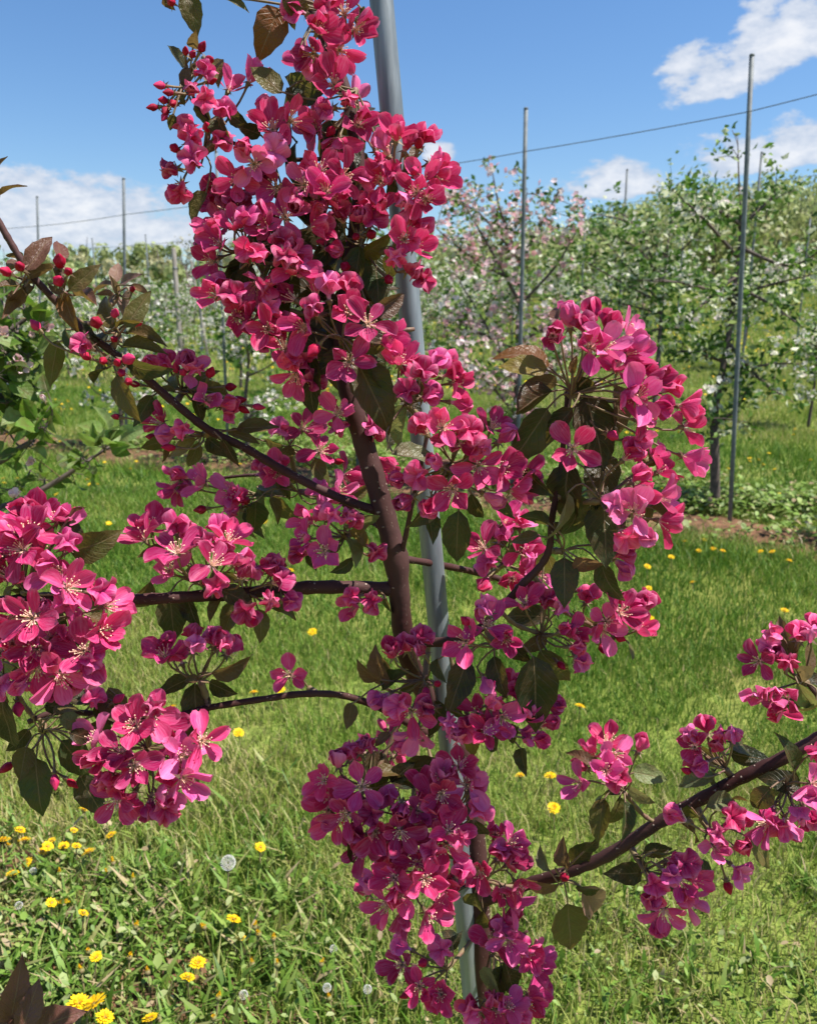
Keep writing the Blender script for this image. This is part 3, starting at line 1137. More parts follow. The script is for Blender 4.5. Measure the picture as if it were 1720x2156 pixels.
def far_tree(x, y, h, bare, label):
    z = float(gz(x, y))
    t = obj('woodland_tree', None)
    t.location = (x, y, z)
    tag(t, label, 'tree', 'trees of the far hedge line')
    mb = MB()
    mb.tube([(0, 0, -0.2), (0.1, 0, h * 0.4), (random.uniform(-.3, .3), 0, h * 0.9)], [0.16, 0.11, 0.03], 6)
    for i in range(14 if bare else 6):
        a = random.uniform(0, 6.28)
        z0 = h * random.uniform(0.25, 0.7)
        L = h * random.uniform(0.2, 0.42)
        mb.tube([(0.1, 0, z0), (math.cos(a) * L * 0.4, math.sin(a) * L * 0.4, z0 + L * 0.5), (math.cos(a) * L * 0.6, math.sin(a) * L * 0.6, z0 + L * 1.0)], [0.06, 0.04, 0.012], 4, False)
    obj('trunk', mb.mesh('trunk'), M_TRUNK, t)
    cen, rad = [], []
    for _ in range(16):
        cen.append((random.gauss(0, h * 0.2), random.gauss(0, h * 0.2), h * random.uniform(0.3, 0.92)))
        rad.append(h * random.uniform(0.07, 0.16))
    V, f4, cc = crown_faces(cen, rad, 650 if bare else 1250, 0.13 if bare else 0.19, BARE if bare else SPRING_HAZED, 1.1)
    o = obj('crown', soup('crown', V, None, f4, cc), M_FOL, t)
    o['kind'] = 'stuff'


for (u, top, y, bare) in ((40, 548, 62, 1), (105, 520, 60, 0), (170, 512, 64, 0), (215, 528, 66, 1), (290, 512, 62, 0), (335, 508, 60, 0), (385, 520, 70, 1),
                          (430, 500, 66, 1), (480, 505, 62, 0), (530, 500, 68, 1), (600, 505, 64, 0), (690, 500, 70, 1), (780, 500, 66, 0), (850, 495, 70, 1),
                          (910, 508, 66, 0), (965, 495, 70, 1), (1035, 488, 68, 1), (1110, 480, 70, 0), (1180, 470, 72, 1), (1240, 465, 70, 0), (150, 540, 48, 0), (395, 545, 46, 0), (-60, 530, 60, 0)):
    d = px_dir(u, top)
    tp = CAM + d * (y / d.y)
    h = tp.z - float(gz(tp.x, y))
    far_tree(tp.x, y, h, bare, 'leafless grey tree in the far hedge line' if bare else 'green spring tree in the far hedge line')

# ------------------------------------------------------------------ shared flower and leaf meshes
def petal_mesh(seed, cup, curl, width=0.74, wav=0.03, blunt=False):
    """petal of length 1 along +Y, inner face towards +Z, narrow claw, rounded wavy tip"""
    rs = random.Random(seed)
    rows = [(0.0, 0.10), (0.14, 0.20), (0.34, 0.66), (0.58, 0.97), (0.80, 0.92), (0.94, 0.62), (1.0, 0.26)]
    if blunt:
        rows = rows[:3] + [(0.56, 1.0), (0.78, 1.0), (0.93, 0.82), (1.0, 0.50)]
    cols = [-1, -0.5, 0, 0.5, 1]
    V, UV = [], []
    ph = rs.uniform(0, 6)
    ang = 0.0
    py, pz, lt = 0.0, 0.0, 0.0
    tw = rs.uniform(-0.12, 0.12)
    for t, wv in rows:
        dt = t - lt
        lt = t
        ang = curl * (t ** 1.2)
        py += math.cos(ang) * dt
        pz += math.sin(ang) * dt
        for c in cols:
            x = c * wv * width * 0.5
            z = cup * (abs(c) ** 1.8) * wv * 0.20 + wav * math.sin(ph + c * 3.1 + t * 4) * t
            yy = py - (0.05 * (rs.random()) if abs(c) < 0.1 and t > 0.95 else 0)
            zz = z + tw * x * t
            V.append((x * (1 - 0.12 * cup), yy - math.sin(ang) * zz, pz + math.cos(ang) * zz))
            UV.append(((c + 1) / 2, t))
    Fc = []
    for i in range(len(rows) - 1):
        for j in range(4):
            a = i * 5 + j
            Fc.append((a, a + 1, a + 6, a + 5))
    mb = MB()
    mb.add(V, Fc, UV)
    me = mb.mesh('petal')
    return me


OPEN_PETALS = [petal_mesh(i, 0.6 + 0.16 * i, c, wd, 0.05) for i, (c, wd) in enumerate(((0.5, 0.68), (0.2, 0.74), (0.8, 0.64), (-0.35, 0.68), (1.0, 0.72), (0.35, 0.60)))]
CUP_PETALS = [petal_mesh(20 + i, 1.5, c, wd, 0.015, True) for i, (c, wd) in enumerate(((1.15, 0.80), (1.35, 0.86), (0.95, 0.78), (1.5, 0.84)))]
for me in OPEN_PETALS + CUP_PETALS:
    me.materials.append(M_PETAL)
WPETALS = []
for i in range(3):
    me = petal_mesh(50 + i, 0.8, 0.5 + 0.2 * i, 0.78)
    me.materials.append(M_WPETAL)
    WPETALS.append(me)


def stamen_mesh(seed):
    rs = random.Random(seed)
    mb = MB()
    for k in range(15):
        a = 2 * math.pi * k / 15 + rs.uniform(-.2, .2)
        s = rs.uniform(0.15, 0.75)
        L = rs.uniform(0.30, 0.50)
        d = Vector((math.cos(a) * s, math.sin(a) * s, 1)).normalized()
        p0 = Vector((math.cos(a), math.sin(a), 0)) * 0.05
        p1 = p0 + d * L
        mb.tube([p0, p1], [0.016, 0.010], 3, False)
        r = 0.034
        e = d.orthogonal().normalized()
        g = d.cross(e)
        mb.add([tuple(p1 + d * r), tuple(p1 + e * r), tuple(p1 + g * r), tuple(p1 - e * r), tuple(p1 - g * r), tuple(p1 - d * r)],
               [(0, 1, 2), (0, 2, 3), (0, 3, 4), (0, 4, 1), (5, 2, 1), (5, 3, 2), (5, 4, 3), (5, 1, 4)])
    return mb.mesh('stamens')


STAMENS = [stamen_mesh(i) for i in range(3)]
for me in STAMENS:
    me.materials.append(M_STAMEN)


def bud_mesh(seed, slim):
    """closed bud: overlapping petal lobes round an egg, length 1 along +Z"""
    rs = random.Random(seed)
    rings, seg = 8, 15
    V, Fc, UV = [], [], []
    for i in range(rings + 1):
        t = i / rings
        r = slim * math.sin(math.pi * (0.05 + 0.90 * t) ** 0.85) ** 0.85 * 0.5 * (1 - 0.35 * t ** 3)
        for k in range(seg):
            a = 2 * math.pi * k / seg
            lob = ((5 * a / (2 * math.pi) + t * 0.7 + seed * 0.3) % 1.0)
            rr = r * (0.84 + 0.26 * lob)
            V.append((math.cos(a) * rr, math.sin(a) * rr, t))
            UV.append((lob, 0.25 + 0.45 * t))
    for i in range(rings):
        for k in range(seg):
            k2 = (k + 1) % seg
            Fc.append((i * seg + k, i * seg + k2, (i + 1) * seg + k2, (i + 1) * seg + k))
    Fc.append(tuple(range(rings * seg, (rings + 1) * seg)))
    mb = MB()
    mb.add(V, Fc, UV)
    return mb.mesh('bud_petals')


BUDS = [bud_mesh(i, s) for i, s in enumerate((0.78, 0.88, 0.70))]
for me in BUDS:
    me.materials.append(M_BUD)


def leaf_mesh(seed, fold, curl, width=0.5, serr=0.009):
    """ovate, pointed, serrated leaf of length 1 along +Y, folded along its midrib, upper face +Z"""
    rs = random.Random(seed)
    n = 9
    V, UV = [], []
    py = pz = 0.0
    for i in range(n + 1):
        t = i / n
        if i:
            ang = -curl * (t ** 1.3)
            py += math.cos(ang) / n
            pz += math.sin(ang) / n
        wv = (math.sin(math.pi * t ** 0.78) ** 0.85) * (1 - 0.25 * t) if 0 < t < 1 else 0.0
        s = serr * (1 if i % 2 else -1) if 0 < i < n else 0
        for c in (-1, -0.55, 0, 0.55, 1):
            x = c * (wv * width * 0.5 * 1.12 + (s if abs(c) == 1 else 0))
            z = abs(x) * fold + 0.018 * math.sin(t * 9 + c * 2 + seed)
            V.append((x, py, pz + z))
            UV.append((0.5 + c * 0.5, t))
    Fc = []
    for i in range(n):
        for j in range(4):
            a = i * 5 + j
            Fc.append((a, a + 1, a + 6, a + 5))
    mb = MB()
    mb.add(V, Fc, UV)
    return mb.mesh('leaf')


def leaf_set(mat, w):
    L = [leaf_mesh(i, f, c, w * k) for i, (f, c, k) in enumerate(((0.25, 0.35, 1.0), (0.45, 0.7, 0.95), (0.15, 0.15, 1.08), (0.6, 0.5, 0.9), (0.3, 1.1, 1.0), (0.9, 0.4, 0.9)))]
    for me in L:
        me.materials.append(mat)
    return L


LEAVES = leaf_set(M_LEAF, 0.52)
GLEAVES = leaf_set(M_GLEAF, 0.58)


def frame(y_dir, z_hint):
    y = Vector(y_dir).normalized()
    z = Vector(z_hint)
    z = (z - y * z.dot(y))
    if z.length < 1e-4:
        z = y.orthogonal()
    z.normalize()
    x = y.cross(z)
    return Matrix((x, y, z)).transposed()


def axis_frame(z_dir, roll):
    z = Vector(z_dir).normalized()
    x = z.orthogonal().normalized()
    y = z.cross(x)
    q = Matrix.Rotation(roll, 3, z)
    return Matrix((q @ x, q @ y, z)).transposed()


PINKS = [(0.70, 0.030, 0.165), (0.58, 0.018, 0.12), (0.80, 0.075, 0.25), (0.52, 0.014, 0.10), (0.70, 0.085, 0.31), (0.46, 0.014, 0.12), (0.62, 0.035, 0.21), (0.76, 0.05, 0.20), (0.80, 0.15, 0.38), (0.40, 0.010, 0.09)]
REDS = [(0.30, 0.004, 0.025), (0.40, 0.008, 0.050), (0.24, 0.004, 0.022), (0.50, 0.025, 0.11)]


def stalk_mesh(name, pos, axis, spur, L, sepal=True, r=0.0009):
    """pedicel from the spur to the flower plus calyx cup and sepals, about the flower's own origin"""
    mb = MB()
    a = Vector(axis).normalized()
    s = Vector(spur) - Vector(pos)
    dist = max(s.length, 1e-4)
    c1 = -a * min(0.5 * dist, 0.02)
    pts = spline([tuple(s), tuple(s * 0.55 + c1 * 0.6), tuple(c1 * 0.9), tuple(-a * L * 0.16)], 2)
    mb.tube(pts, [r * 1.15] * (len(pts) - 1) + [r * 1.5], 5, False)
    mb.tube([-a * L * 0.20, -a * L * 0.12, -a * L * 0.03, a * L * 0.02], [r * 1.6, L * 0.085, L * 0.115, L * 0.10], 6)
    if sepal:
        x = a.orthogonal().normalized()
        for k in range(5):
            q = Matrix.Rotation(2 * math.pi * k / 5 + 0.6, 3, a)
            d = q @ x
            sd_ = a.cross(d)
            p = d * L * 0.10
            mb.add([tuple(p - sd_ * L * 0.06), tuple(p + sd_ * L * 0.06), tuple(p + d * L * 0.24 - a * L * 0.10)], [(0, 1, 2)])
    return mb.mesh(name)


def blossom(tree, base, pos, axis, spur, L, kind, petals=None, cols=PINKS, part='blossom'):
    """kind: O / p = open, h = half open, b = bud"""
    axis = Vector(axis).normalized()
    roll = random.uniform(0, 6.28)
    fr = axis_frame(axis, roll)
    if kind == 'b':
        o = obj('bud', stalk_mesh('bud_stalk', pos, axis, spur, L * 0.9), M_STEM, tree, pos - base)
        s = L * random.uniform(0.38, 0.50)
        m = fr.to_4x4() @ Matrix.Diagonal((s, s, s * random.uniform(1.15, 1.4), 1))
        obj('bud_petals', random.choice(BUDS), None, o, None, m, random.choice(REDS))
        return o
    o = obj('blossom' if kind != 'h' else 'opening_blossom', stalk_mesh('blossom_stalk', pos, axis, spur, L), M_STEM, tree, pos - base)
    col = random.choice(cols)
    if kind == 'h':
        tilt0 = random.choice((random.uniform(6, 22), random.uniform(18, 44)))
        pool = CUP_PETALS
    else:
        tilt0 = random.uniform(38, 78)
        pool = OPEN_PETALS
    if petals:
        pool = petals
    for k in range(5):
        ph = 2 * math.pi * k / 5 + random.uniform(-0.22, 0.22)
        tl = R(tilt0 + (random.uniform(-6, 6) if kind == 'h' else random.uniform(-15, 15)))
        if kind != 'h' and random.random() < 0.14:
            tl += R(random.uniform(15, 40))
        rad = Vector((math.cos(ph), math.sin(ph), 0))
        ydir = rad * math.sin(tl) + Vector((0, 0, 1)) * math.cos(tl)
        zdir = Vector((0, 0, 1)) * math.sin(tl) - rad * math.cos(tl)
        m3 = fr @ frame(ydir, zdir) @ Matrix.Rotation(random.uniform(-0.3, 0.3) * (0.35 if kind == 'h' else 1.0), 3, 'Y')
        s = L * random.uniform(0.88, 1.10)
        m = Matrix.Translation(fr @ (rad * L * 0.06)) @ m3.to_4x4() @ Matrix.Diagonal((s * random.uniform(0.9, 1.1), s, s, 1))
        jit = random.uniform(0.86, 1.1)
        c = tuple(min(1, x * jit) for x in col)
        obj('petal', random.choice(pool), None, o, None, m, c)
    if kind != 'h' or random.random() < 0.35:
        m = fr.to_4x4() @ Matrix.Diagonal((L, L, L, 1))
        obj('stamens', random.choice(STAMENS), None, o, None, m)
    return o


# ------------------------------------------------------------------ the pink-flowering tree
CR = {'d': (0, 0, 1, 1), 1: (264.2, 0, .42243, .42243), 3: (0, 330.25, .34563, .34563), 4: (825.6, 594.5, .42243, .42243), 5: (0, 990.75, .384, .384),
      6: (594.5, 1255, .41777, .41777), 7: (1122.9, 1255, .41777, .41777), 8: (0, 1651, .4608, .4608), 9: (528.4, 726.6, .30635, .30635)}


def px(c, x, y):
    a = CR[c]
    return a[0] + x * a[2], a[1] + y * a[3]


TRUNK = [(620, -260, .735), (630, -80, .74), (655, 20, .745), (700, 120, .75), (742, 250, .758), (757, 400, .765), (745, 520, .77), (728, 650, .775), (722, 760, .78),
         (738, 840, .785), (765, 930, .79), (792, 1020, .795), (832, 1170, .805), (843, 1280, .82), (855, 1370, .84), (895, 1460, .90), (943, 1530, .935), (978, 1590, .94),
         (995, 1700, .945), (1008, 1900, .955), (1016, 2156, .985)]
BR = {
    'upper': [(790, 1075, .795), (700, 1042, .79), (600, 992, .785), (520, 945, .78), (440, 905, .77), (370, 850, .76), (300, 790, .75), (230, 735, .74), (180, 700, .735), (150, 668, .73), (100, 615, .72), (60, 570, .715), (30, 522, .71), (0, 470, .705), (-50, 380, .70)],
    'middle': [(832, 1240, .815), (700, 1236, .80), (600, 1240, .785), (500, 1250, .77), (400, 1256, .755), (280, 1262, .74), (150, 1256, .73), (40, 1262, .72), (-60, 1270, .715)],
    'lower': [(900, 1545, .91), (840, 1512, .87), (790, 1486, .85), (720, 1464, .83), (640, 1461, .81), (560, 1471, .79), (440, 1490, .77), (330, 1515, .755), (230, 1505, .75), (120, 1500, .745), (60, 1520, .74)],
    'right': [(850, 1345, .83), (930, 1352, .80), (1000, 1330, .775), (1060, 1275, .76), (1100, 1230, .75), (1140, 1188, .745), (1157, 1150, .74), (1162, 1090, .735), (1180, 990, .73), (1188, 900, .725), (1195, 820, .72)],
    'back': [(838, 1175, .81), (930, 1190, .90), (1040, 1215, .96), (1130, 1250, .97), (1230, 1240, .97)],
    'side': [(846, 1165, .80), (858, 1110, .785), (868, 1060, .77), (890, 960, .755), (905, 890, .75)],
    'low right': [(1008, 1900, .955), (1060, 1882, .92), (1110, 1862, .89), (1200, 1834, .86), (1280, 1800, .84), (1370, 1742, .82), (1450, 1696, .805), (1550, 1642, .79), (1640, 1600, .775), (1720, 1556, .765), (1800, 1515, .755), (1950, 1450, .74)],
    'top left': [(640, -60, .742), (570, -70, .735), (500, -80, .73)],
    'bud twig': [(748, 330, .765), (600, 335, .752), (490, 300, .745), (425, 235, .738), (398, 180, .735)],
    'rear left': [(800, 1110, .80), (720, 1060, .86), (640, 1010, .90), (540, 1000, .93), (440, 1010, .95)],
    'rear low': [(1010, 2020, .965), (1060, 2000, .94), (1110, 1960, .92)],
    'foot': [(1016, 2200, .99), (700, 2330, .95), (300, 2300, .88), (60, 2230, .80), (30, 2190, .79)],
    'right twig': [(1760, 1535, .76), (1730, 1480, .755), (1700, 1440, .75)],
}
BRR = {'upper': (9.5, 7), 'middle': (15, 10), 'lower': (8, 6), 'right': (11, 5), 'back': (8, 5), 'side': (6, 4), 'low right': (12, 14), 'top left': (5, 3), 'bud twig': (5, 3), 'rear left': (6, 3), 'rear low': (5, 3), 'foot': (7, 4), 'right twig': (6, 4)}
tree = obj('flowering_crab_apple', None)
foot = Vector((0.115, 0.90, 0.0))
foot.z = float(gz(foot.x, foot.y))
tree.location = foot
tag(tree, 'crab apple tree in deep pink blossom with bronze leaves, tied to a steel stake', 'tree')

BR_PTS = []


def bark_tube(name, pts3, radii, sides=12):
    mb = MB()
    mb.tube([Vector(p) - foot for p in pts3], radii, sides)
    return obj(name, mb.mesh(name), M_BARK, tree)


tp = [P(u, v, d) for u, v, d in TRUNK] + [Vector((0.118, 0.88, 0.22)), foot + Vector((0, 0, -0.03))]
sp = [Vector(q) for q in spline([tuple(p) for p in tp], 5)]
rad = []
for i, q in enumerate(sp):
    u, v, d = proj(q)
    rpx = np.interp(v, [-300, 0, 250, 700, 850, 1000, 1130, 1175, 1230, 1400, 2200, 3000], [8, 11, 15, 19, 21, 23, 23, 28, 22, 21, 24, 30])
    rad.append(rpx / F * d * (1 + 0.05 * math.sin(i * 1.9)))
bark_tube('trunk', sp, rad, 16)
BR_PTS += [(q, 'trunk') for q in sp]
for nm, pl in BR.items():
    q = [Vector(s) for s in spline([tuple(P(*p)) for p in pl], 6)]
    r0, r1 = BRR[nm]
    n = len(q)
    rr = []
    for i, s in enumerate(q):
        d = (s - CAM).dot(FWD)
        rr.append((r0 + (r1 - r0) * i / (n - 1)) / F * d * (1 + 0.10 * math.sin(i * 2.3 + len(nm)) ** 3))
    bark_tube('branch', q, rr, 12)
    BR_PTS += [(s, nm) for s in q]


def nearest_branch(p):
    return min(BR_PTS, key=lambda e: (e[0] - p).length)[0]


# leaf colours
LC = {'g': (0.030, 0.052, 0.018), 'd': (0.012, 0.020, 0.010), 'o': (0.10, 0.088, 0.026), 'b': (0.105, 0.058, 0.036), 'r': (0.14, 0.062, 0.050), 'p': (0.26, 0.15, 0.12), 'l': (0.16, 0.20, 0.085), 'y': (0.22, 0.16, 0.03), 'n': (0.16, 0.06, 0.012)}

CLUSTERS = []


def cl(crop, spur, depth, flowers, leaves=(), scale=1.0, reach=0.055):
    """spur = crop pixel; flowers = (kind, x, y); leaves = (x, y, direction in degrees (0 right, 90 down), length, colour[, edge-on degrees])"""
    su, sv = px(crop, *spur)
    fl = []
    for ks, pts in flowers.items():
        for xy in pts:
            fl.append((ks, *px(crop, *xy)))
    lv = []
    k = CR[crop][2]
    for e in leaves:
        lv.append((*px(crop, e[0], e[1]), e[2], e[3] * k, e[4], e[5] if len(e) > 5 else 25))
    CLUSTERS.append((su, sv, depth, fl, lv, scale, reach, 0.74 if crop == 3 else 1.0))


# --- crown of the column
cl(1, (1010, 60), .735, {'O': [(1090, 60)], 'p': [(960, 150), (1150, 150), (1070, 250), (930, 270), (1180, 220)], 'h': [(850, 50), (1000, 20), (920, 330)], 'b': []},
   [(720, 150, 112, 240, 'n', 20), (850, 20, 20, 150, 'o'), (330, 60, 75, 230, 'o', 15), (540, 5, 15, 160, 'o'), (830, 100, 80, 90, 'd'), (870, 300, 80, 90, 'n', 50), (1170, 90, 100, 110, 'g'), (210, 10, 60, 60, 'r')])
cl(1, (230, -40), .715, {'b': [(225, 5)]}, [(300, -30, 60, 120, 'o')])
cl(1, (1150, 450), .745, {'O': [(1040, 420), (1255, 490), (1160, 620)], 'p': [(1185, 290), (1250, 370), (940, 640), (1060, 700)], 'h': [(1000, 540), (1270, 790), (1250, 850), (1120, 500)], 'b': [(1008, 672)]},
   [(705, 390, 225, 210, 'o', 15), (870, 420, 200, 190, 'g', 40), (860, 500, 50, 170, 'd', 20), (1040, 370, 260, 110, 'n', 60)])
cl(1, (390, 760), .745, {'p': [(520, 440), (620, 400)], 'h': [(310, 650), (230, 840), (485, 555), (265, 950), (470, 700), (340, 790), (330, 690)], 'b': [(405, 622), (230, 730)]},
   [(365, 1030, 120, 170, 'o', 20), (480, 640, 70, 120, 'g'), (560, 600, 40, 130, 'd')])
cl(1, (310, 420), .735, {'h': [(400, 350), (330, 440), (395, 490)], 'b': [(390, 220), (345, 255), (300, 240), (428, 296), (400, 310), (355, 362), (165, 425), (200, 460), (172, 497), (235, 517), (125, 536), (195, 560), (190, 590), (440, 400)]},
   [(265, 280, 240, 120, 'g', 20), (300, 390, 95, 120, 'b', 20), (440, 350, 60, 100, 'o'), (232, 610, 100, 90, 'g'), (340, 210, 275, 60, 'r', 50), (280, 480, 80, 90, 'o'), (400, 560, 80, 130, 'o')], 0.80)
cl(1, (720, 760), .75, {'O': [(735, 640), (755, 935)], 'p': [(830, 600), (560, 890), (640, 820)], 'h': [(700, 540), (745, 755), (600, 740), (500, 970), (440, 920), (690, 1060)], 'b': []},
   [(835, 830, 100, 260, 'g', 60), (620, 650, 200, 120, 'd')])
cl(1, (960, 860), .75, {'O': [(968, 850), (945, 640)], 'p': [(890, 920), (1000, 950), (1090, 880)], 'h': [(740, 1080), (860, 1010), (960, 1030), (700, 1140), (1190, 900)], 'b': []},
   [(800, 700, 95, 220, 'd', 50), (930, 1060, 70, 180, 'd'), (1120, 740, 60, 160, 'd')])
cl(1, (1380, 860), .745, {'O': [(1480, 915)], 'p': [(1560, 880), (1450, 960), (1350, 690), (1270, 900), (1500, 990)], 'h': [(1500, 675), (1410, 700), (1330, 860), (1390, 1000), (1550, 800), (1290, 720)], 'b': [(1440, 850), (1465, 700)]},
   [(1400, 810, 280, 120, 'n', 50), (1450, 770, 140, 90, 'b', 30), (1320, 960, 90, 140, 'd')])
cl(1, (1180, 1220), .765, {'p': [(1260, 1060)], 'h': [(1080, 1065), (1200, 1010), (1235, 1090), (1170, 1080)], 'b': [(1138, 1185), (1235, 1165), (965, 1205), (1092, 1335), (1090, 985), (1320, 1400)]},
   [(1250, 1230, 330, 180, 'y', 50), (1150, 1340, 100, 240, 'g', 20), (1255, 1390, 85, 260, 'g', 15), (980, 1280, 130, 160, 'd', 15), (1080, 1250, 80, 90, 'o'), (1300, 1530, 330, 150, 'b', 40), (1060, 1150, 60, 150, 'd')])
cl(1, (1330, 1240), .745, {'O': [(1390, 1190)], 'p': [(1440, 1230), (1400, 1440)], 'h': [(1450, 1110), (1350, 1290), (1430, 1350), (1490, 1390), (1510, 1590), (1380, 1110)], 'b': []}, [(1320, 1330, 100, 140, 'd')])
cl(1, (1440, 1640), .80, {'p': [(1500, 1510)], 'h': [(1515, 1590), (1490, 1650)], 'b': []}, [])
cl(1, (610, 1250), .75, {'O': [(470, 1210), (835, 1345)], 'p': [(430, 1140), (430, 1300), (550, 1130)], 'h': [(650, 1270), (860, 1260), (700, 1430), (600, 1090), (930, 1370), (560, 1010), (780, 1210)], 'b': []},
   [(395, 1165, 115, 180, 'o', 30), (620, 1450, 85, 280, 'd', 15), (700, 1240, 30, 220, 'd', 20), (560, 1360, 120, 200, 'd', 25), (760, 1400, 100, 220, 'd')])
cl(1, (640, 1480), .755, {'p': [(450, 1470), (560, 1580), (640, 1600), (710, 1640)], 'h': [(540, 1470), (590, 1540), (720, 1540), (470, 1420), (690, 1690)], 'b': []}, [(740, 1540, 95, 260, 'd', 20), (520, 1390, 120, 160, 'd')])
cl('d', (610, 500), .765, {'O': [(500, 410), (600, 455)], 'p': [(470, 475), (560, 475), (660, 480), (540, 600), (690, 420), (455, 545)], 'h': [(520, 525), (600, 535), (480, 590), (640, 565), (450, 430), (700, 525), (560, 385)]}, [(570, 540, 120, 90, 'd'), (640, 440, 60, 90, 'd')], 1.0, 0.07)
# --- big faces in the middle of the column
cl('d', (720, 715), .735, {'O': [(735, 655), (640, 690), (735, 762), (775, 680)], 'p': [(810, 720)], 'h': [(605, 620), (690, 605), (665, 600), (850, 760), (660, 650), (735, 605)], 'b': [(656, 742)]},
   [(650, 810, 95, 130, 'd', 20), (790, 830, 60, 170, 'g', 15), (800, 790, 50, 110, 'g', 40), (820, 640, 335, 80, 'b', 35), (700, 760, 150, 90, 'd'), (760, 735, 20, 90, 'o', 55)], 1.06)
cl('d', (600, 760), .78, {'p': [(600, 730), (620, 790)], 'h': [(640, 760), (590, 690), (660, 800), (610, 760)]}, [(640, 720, 80, 110, 'd')])
cl(9, (700, 520), .81, {'p': [(600, 470), (860, 640), (900, 850)], 'h': [(560, 410), (590, 560), (850, 590), (880, 680), (890, 750), (920, 800), (830, 540)], 'b': []}, [(900, 500, 60, 220, 'd'), (960, 600, 80, 200, 'd', 50)], 0.95)
# --- right of the pipe
cl(4, (70, 600), .745, {'p': [(310, 500), (40, 400)], 'h': [(190, 330), (220, 400), (270, 395), (340, 605), (80, 540), (300, 450), (150, 440), (180, 560)], 'b': []},
   [(45, 720, 105, 240, 'l', 35), (130, 865, 5, 270, 'l', 45), (5, 540, 70, 110, 'l', 30), (150, 530, 300, 160, 'b', 50), (110, 640, 40, 170, 'd')])
cl(4, (300, 900), .735, {'O': [(325, 790), (300, 1030), (430, 915)], 'p': [(500, 720), (390, 760), (250, 720), (650, 960), (600, 1040), (550, 930)], 'h': [(140, 720), (380, 730), (500, 1080), (40, 980), (130, 960), (70, 1085), (680, 1010), (440, 830), (560, 770), (220, 900), (190, 1110)], 'b': []},
   [(320, 1280, 95, 290, 'g', 10), (150, 1160, 130, 190, 'g', 30), (195, 1220, 75, 150, 'g', 25), (375, 900, 85, 130, 'n', 25), (560, 1120, 75, 180, 'g', 45), (720, 1000, 50, 160, 'g', 35), (450, 720, 330, 130, 'g', 40), (250, 960, 170, 150, 'd'), (420, 1120, 70, 150, 'd')], 1.0, 0.065)
# --- the big cluster on the curved branch
cl(4, (890, 560), .715, {'O': [(800, 265), (1125, 430), (1225, 575), (985, 320), (900, 830)], 'p': [(1180, 260), (1060, 320), (1180, 350), (1280, 480), (1150, 560), (1440, 620), (1460, 720), (1460, 870), (1240, 690)], 'h': [(880, 170), (1000, 155), (950, 210), (1080, 200), (1390, 520), (1330, 620), (1230, 800), (900, 280), (1040, 230), (1250, 440), (1320, 560)], 'b': [(1110, 770)]},
   [(660, 415, 190, 230, 'y', 30), (680, 340, 218, 270, 'n', 50), (690, 590, 155, 240, 'd', 30), (690, 780, 118, 350, 'g', 20), (830, 710, 130, 220, 'd', 20), (1015, 740, 75, 370, 'd', 15), (750, 495, 190, 150, 'b', 40), (905, 410, 275, 100, 'n', 40), (1135, 640, 80, 260, 'b', 25), (820, 140, 265, 90, 'r', 40), (1000, 230, 280, 110, 'b', 55), (970, 520, 60, 130, 'd')], 1.05, 0.075)
cl(4, (1040, 1090), .72, {'O': [(1210, 1045)], 'p': [(1330, 940), (1340, 1070), (1200, 1140), (1340, 1190), (1310, 880)], 'h': [(1250, 1260), (1160, 1270), (1230, 960), (1110, 1110), (1190, 850)], 'b': []},
   [(1040, 980, 100, 270, 'd', 15), (850, 1060, 100, 330, 'd', 40), (920, 1190, 95, 270, 'g', 20), (1060, 1240, 88, 330, 'g', 12), (860, 1170, 95, 260, 'l', 62), (1280, 880, 150, 140, 'y', 30), (1280, 1150, 75, 180, 'o', 45), (1340, 1150, 30, 130, 'b', 55)], 1.0, 0.06)
cl(4, (850, 1340), .74, {'h': [(1140, 1350), (1150, 1420)], 'b': []},
   [(858, 1490, 90, 240, 'g', 10), (990, 1430, 40, 200, 'r', 45), (1065, 1500, 75, 210, 'g', 45), (720, 1175, 200, 130, 'g', 30), (790, 1210, 240, 100, 'd'), (660, 1275, 170, 150, 'o', 50), (830, 1250, 70, 120, 'd', 40)])
# --- rear right
cl(4, (560, 1400), .93, {'O': [(650, 1345)], 'p': [(620, 1210), (450, 1320), (560, 1190), (400, 1440), (740, 1450), (600, 1480)], 'h': [(640, 1180), (680, 1310), (350, 1490), (310, 1430), (480, 1400), (720, 1340), (540, 1260), (690, 1400), (460, 1500)], 'b': []},
   [(540, 1270, 300, 150, 'o'), (660, 1550, 170, 200, 'l', 50), (480, 1240, 210, 120, 'o'), (590, 1360, 100, 110, 'o')], 1.1, 0.06)
cl(6, (1300, 190), .785, {'p': [(1290, 60), (1460, 190), (1220, 40)], 'h': [(1480, 260), (1330, 20), (1240, -40), (1400, 60), (1420, 170), (1500, 330)], 'b': [(1500, 375), (1415, 360)]},
   [(1220, 95, 185, 240, 'd', 20), (1370, 360, 50, 230, 'o', 25), (1350, -120, 80, 220, 'g', 45), (1270, 240, 150, 150, 'b')], 0.95, 0.06)
cl(7, (300, 150), .80, {'O': [(365, 130)], 'p': [(530, 170), (440, 80), (350, 170)], 'h': [(340, 30), (410, 70), (470, 20), (550, 20), (510, 60), (580, 40), (300, 50), (420, 10), (480, 90), (400, -30), (270, 0)], 'b': [(455, 220), (350, 275)]},
   [(490, 270, 70, 90, 'o', 40), (260, 120, 200, 150, 'b', 40), (400, 170, 60, 110, 'b', 50)], 0.95, 0.06)
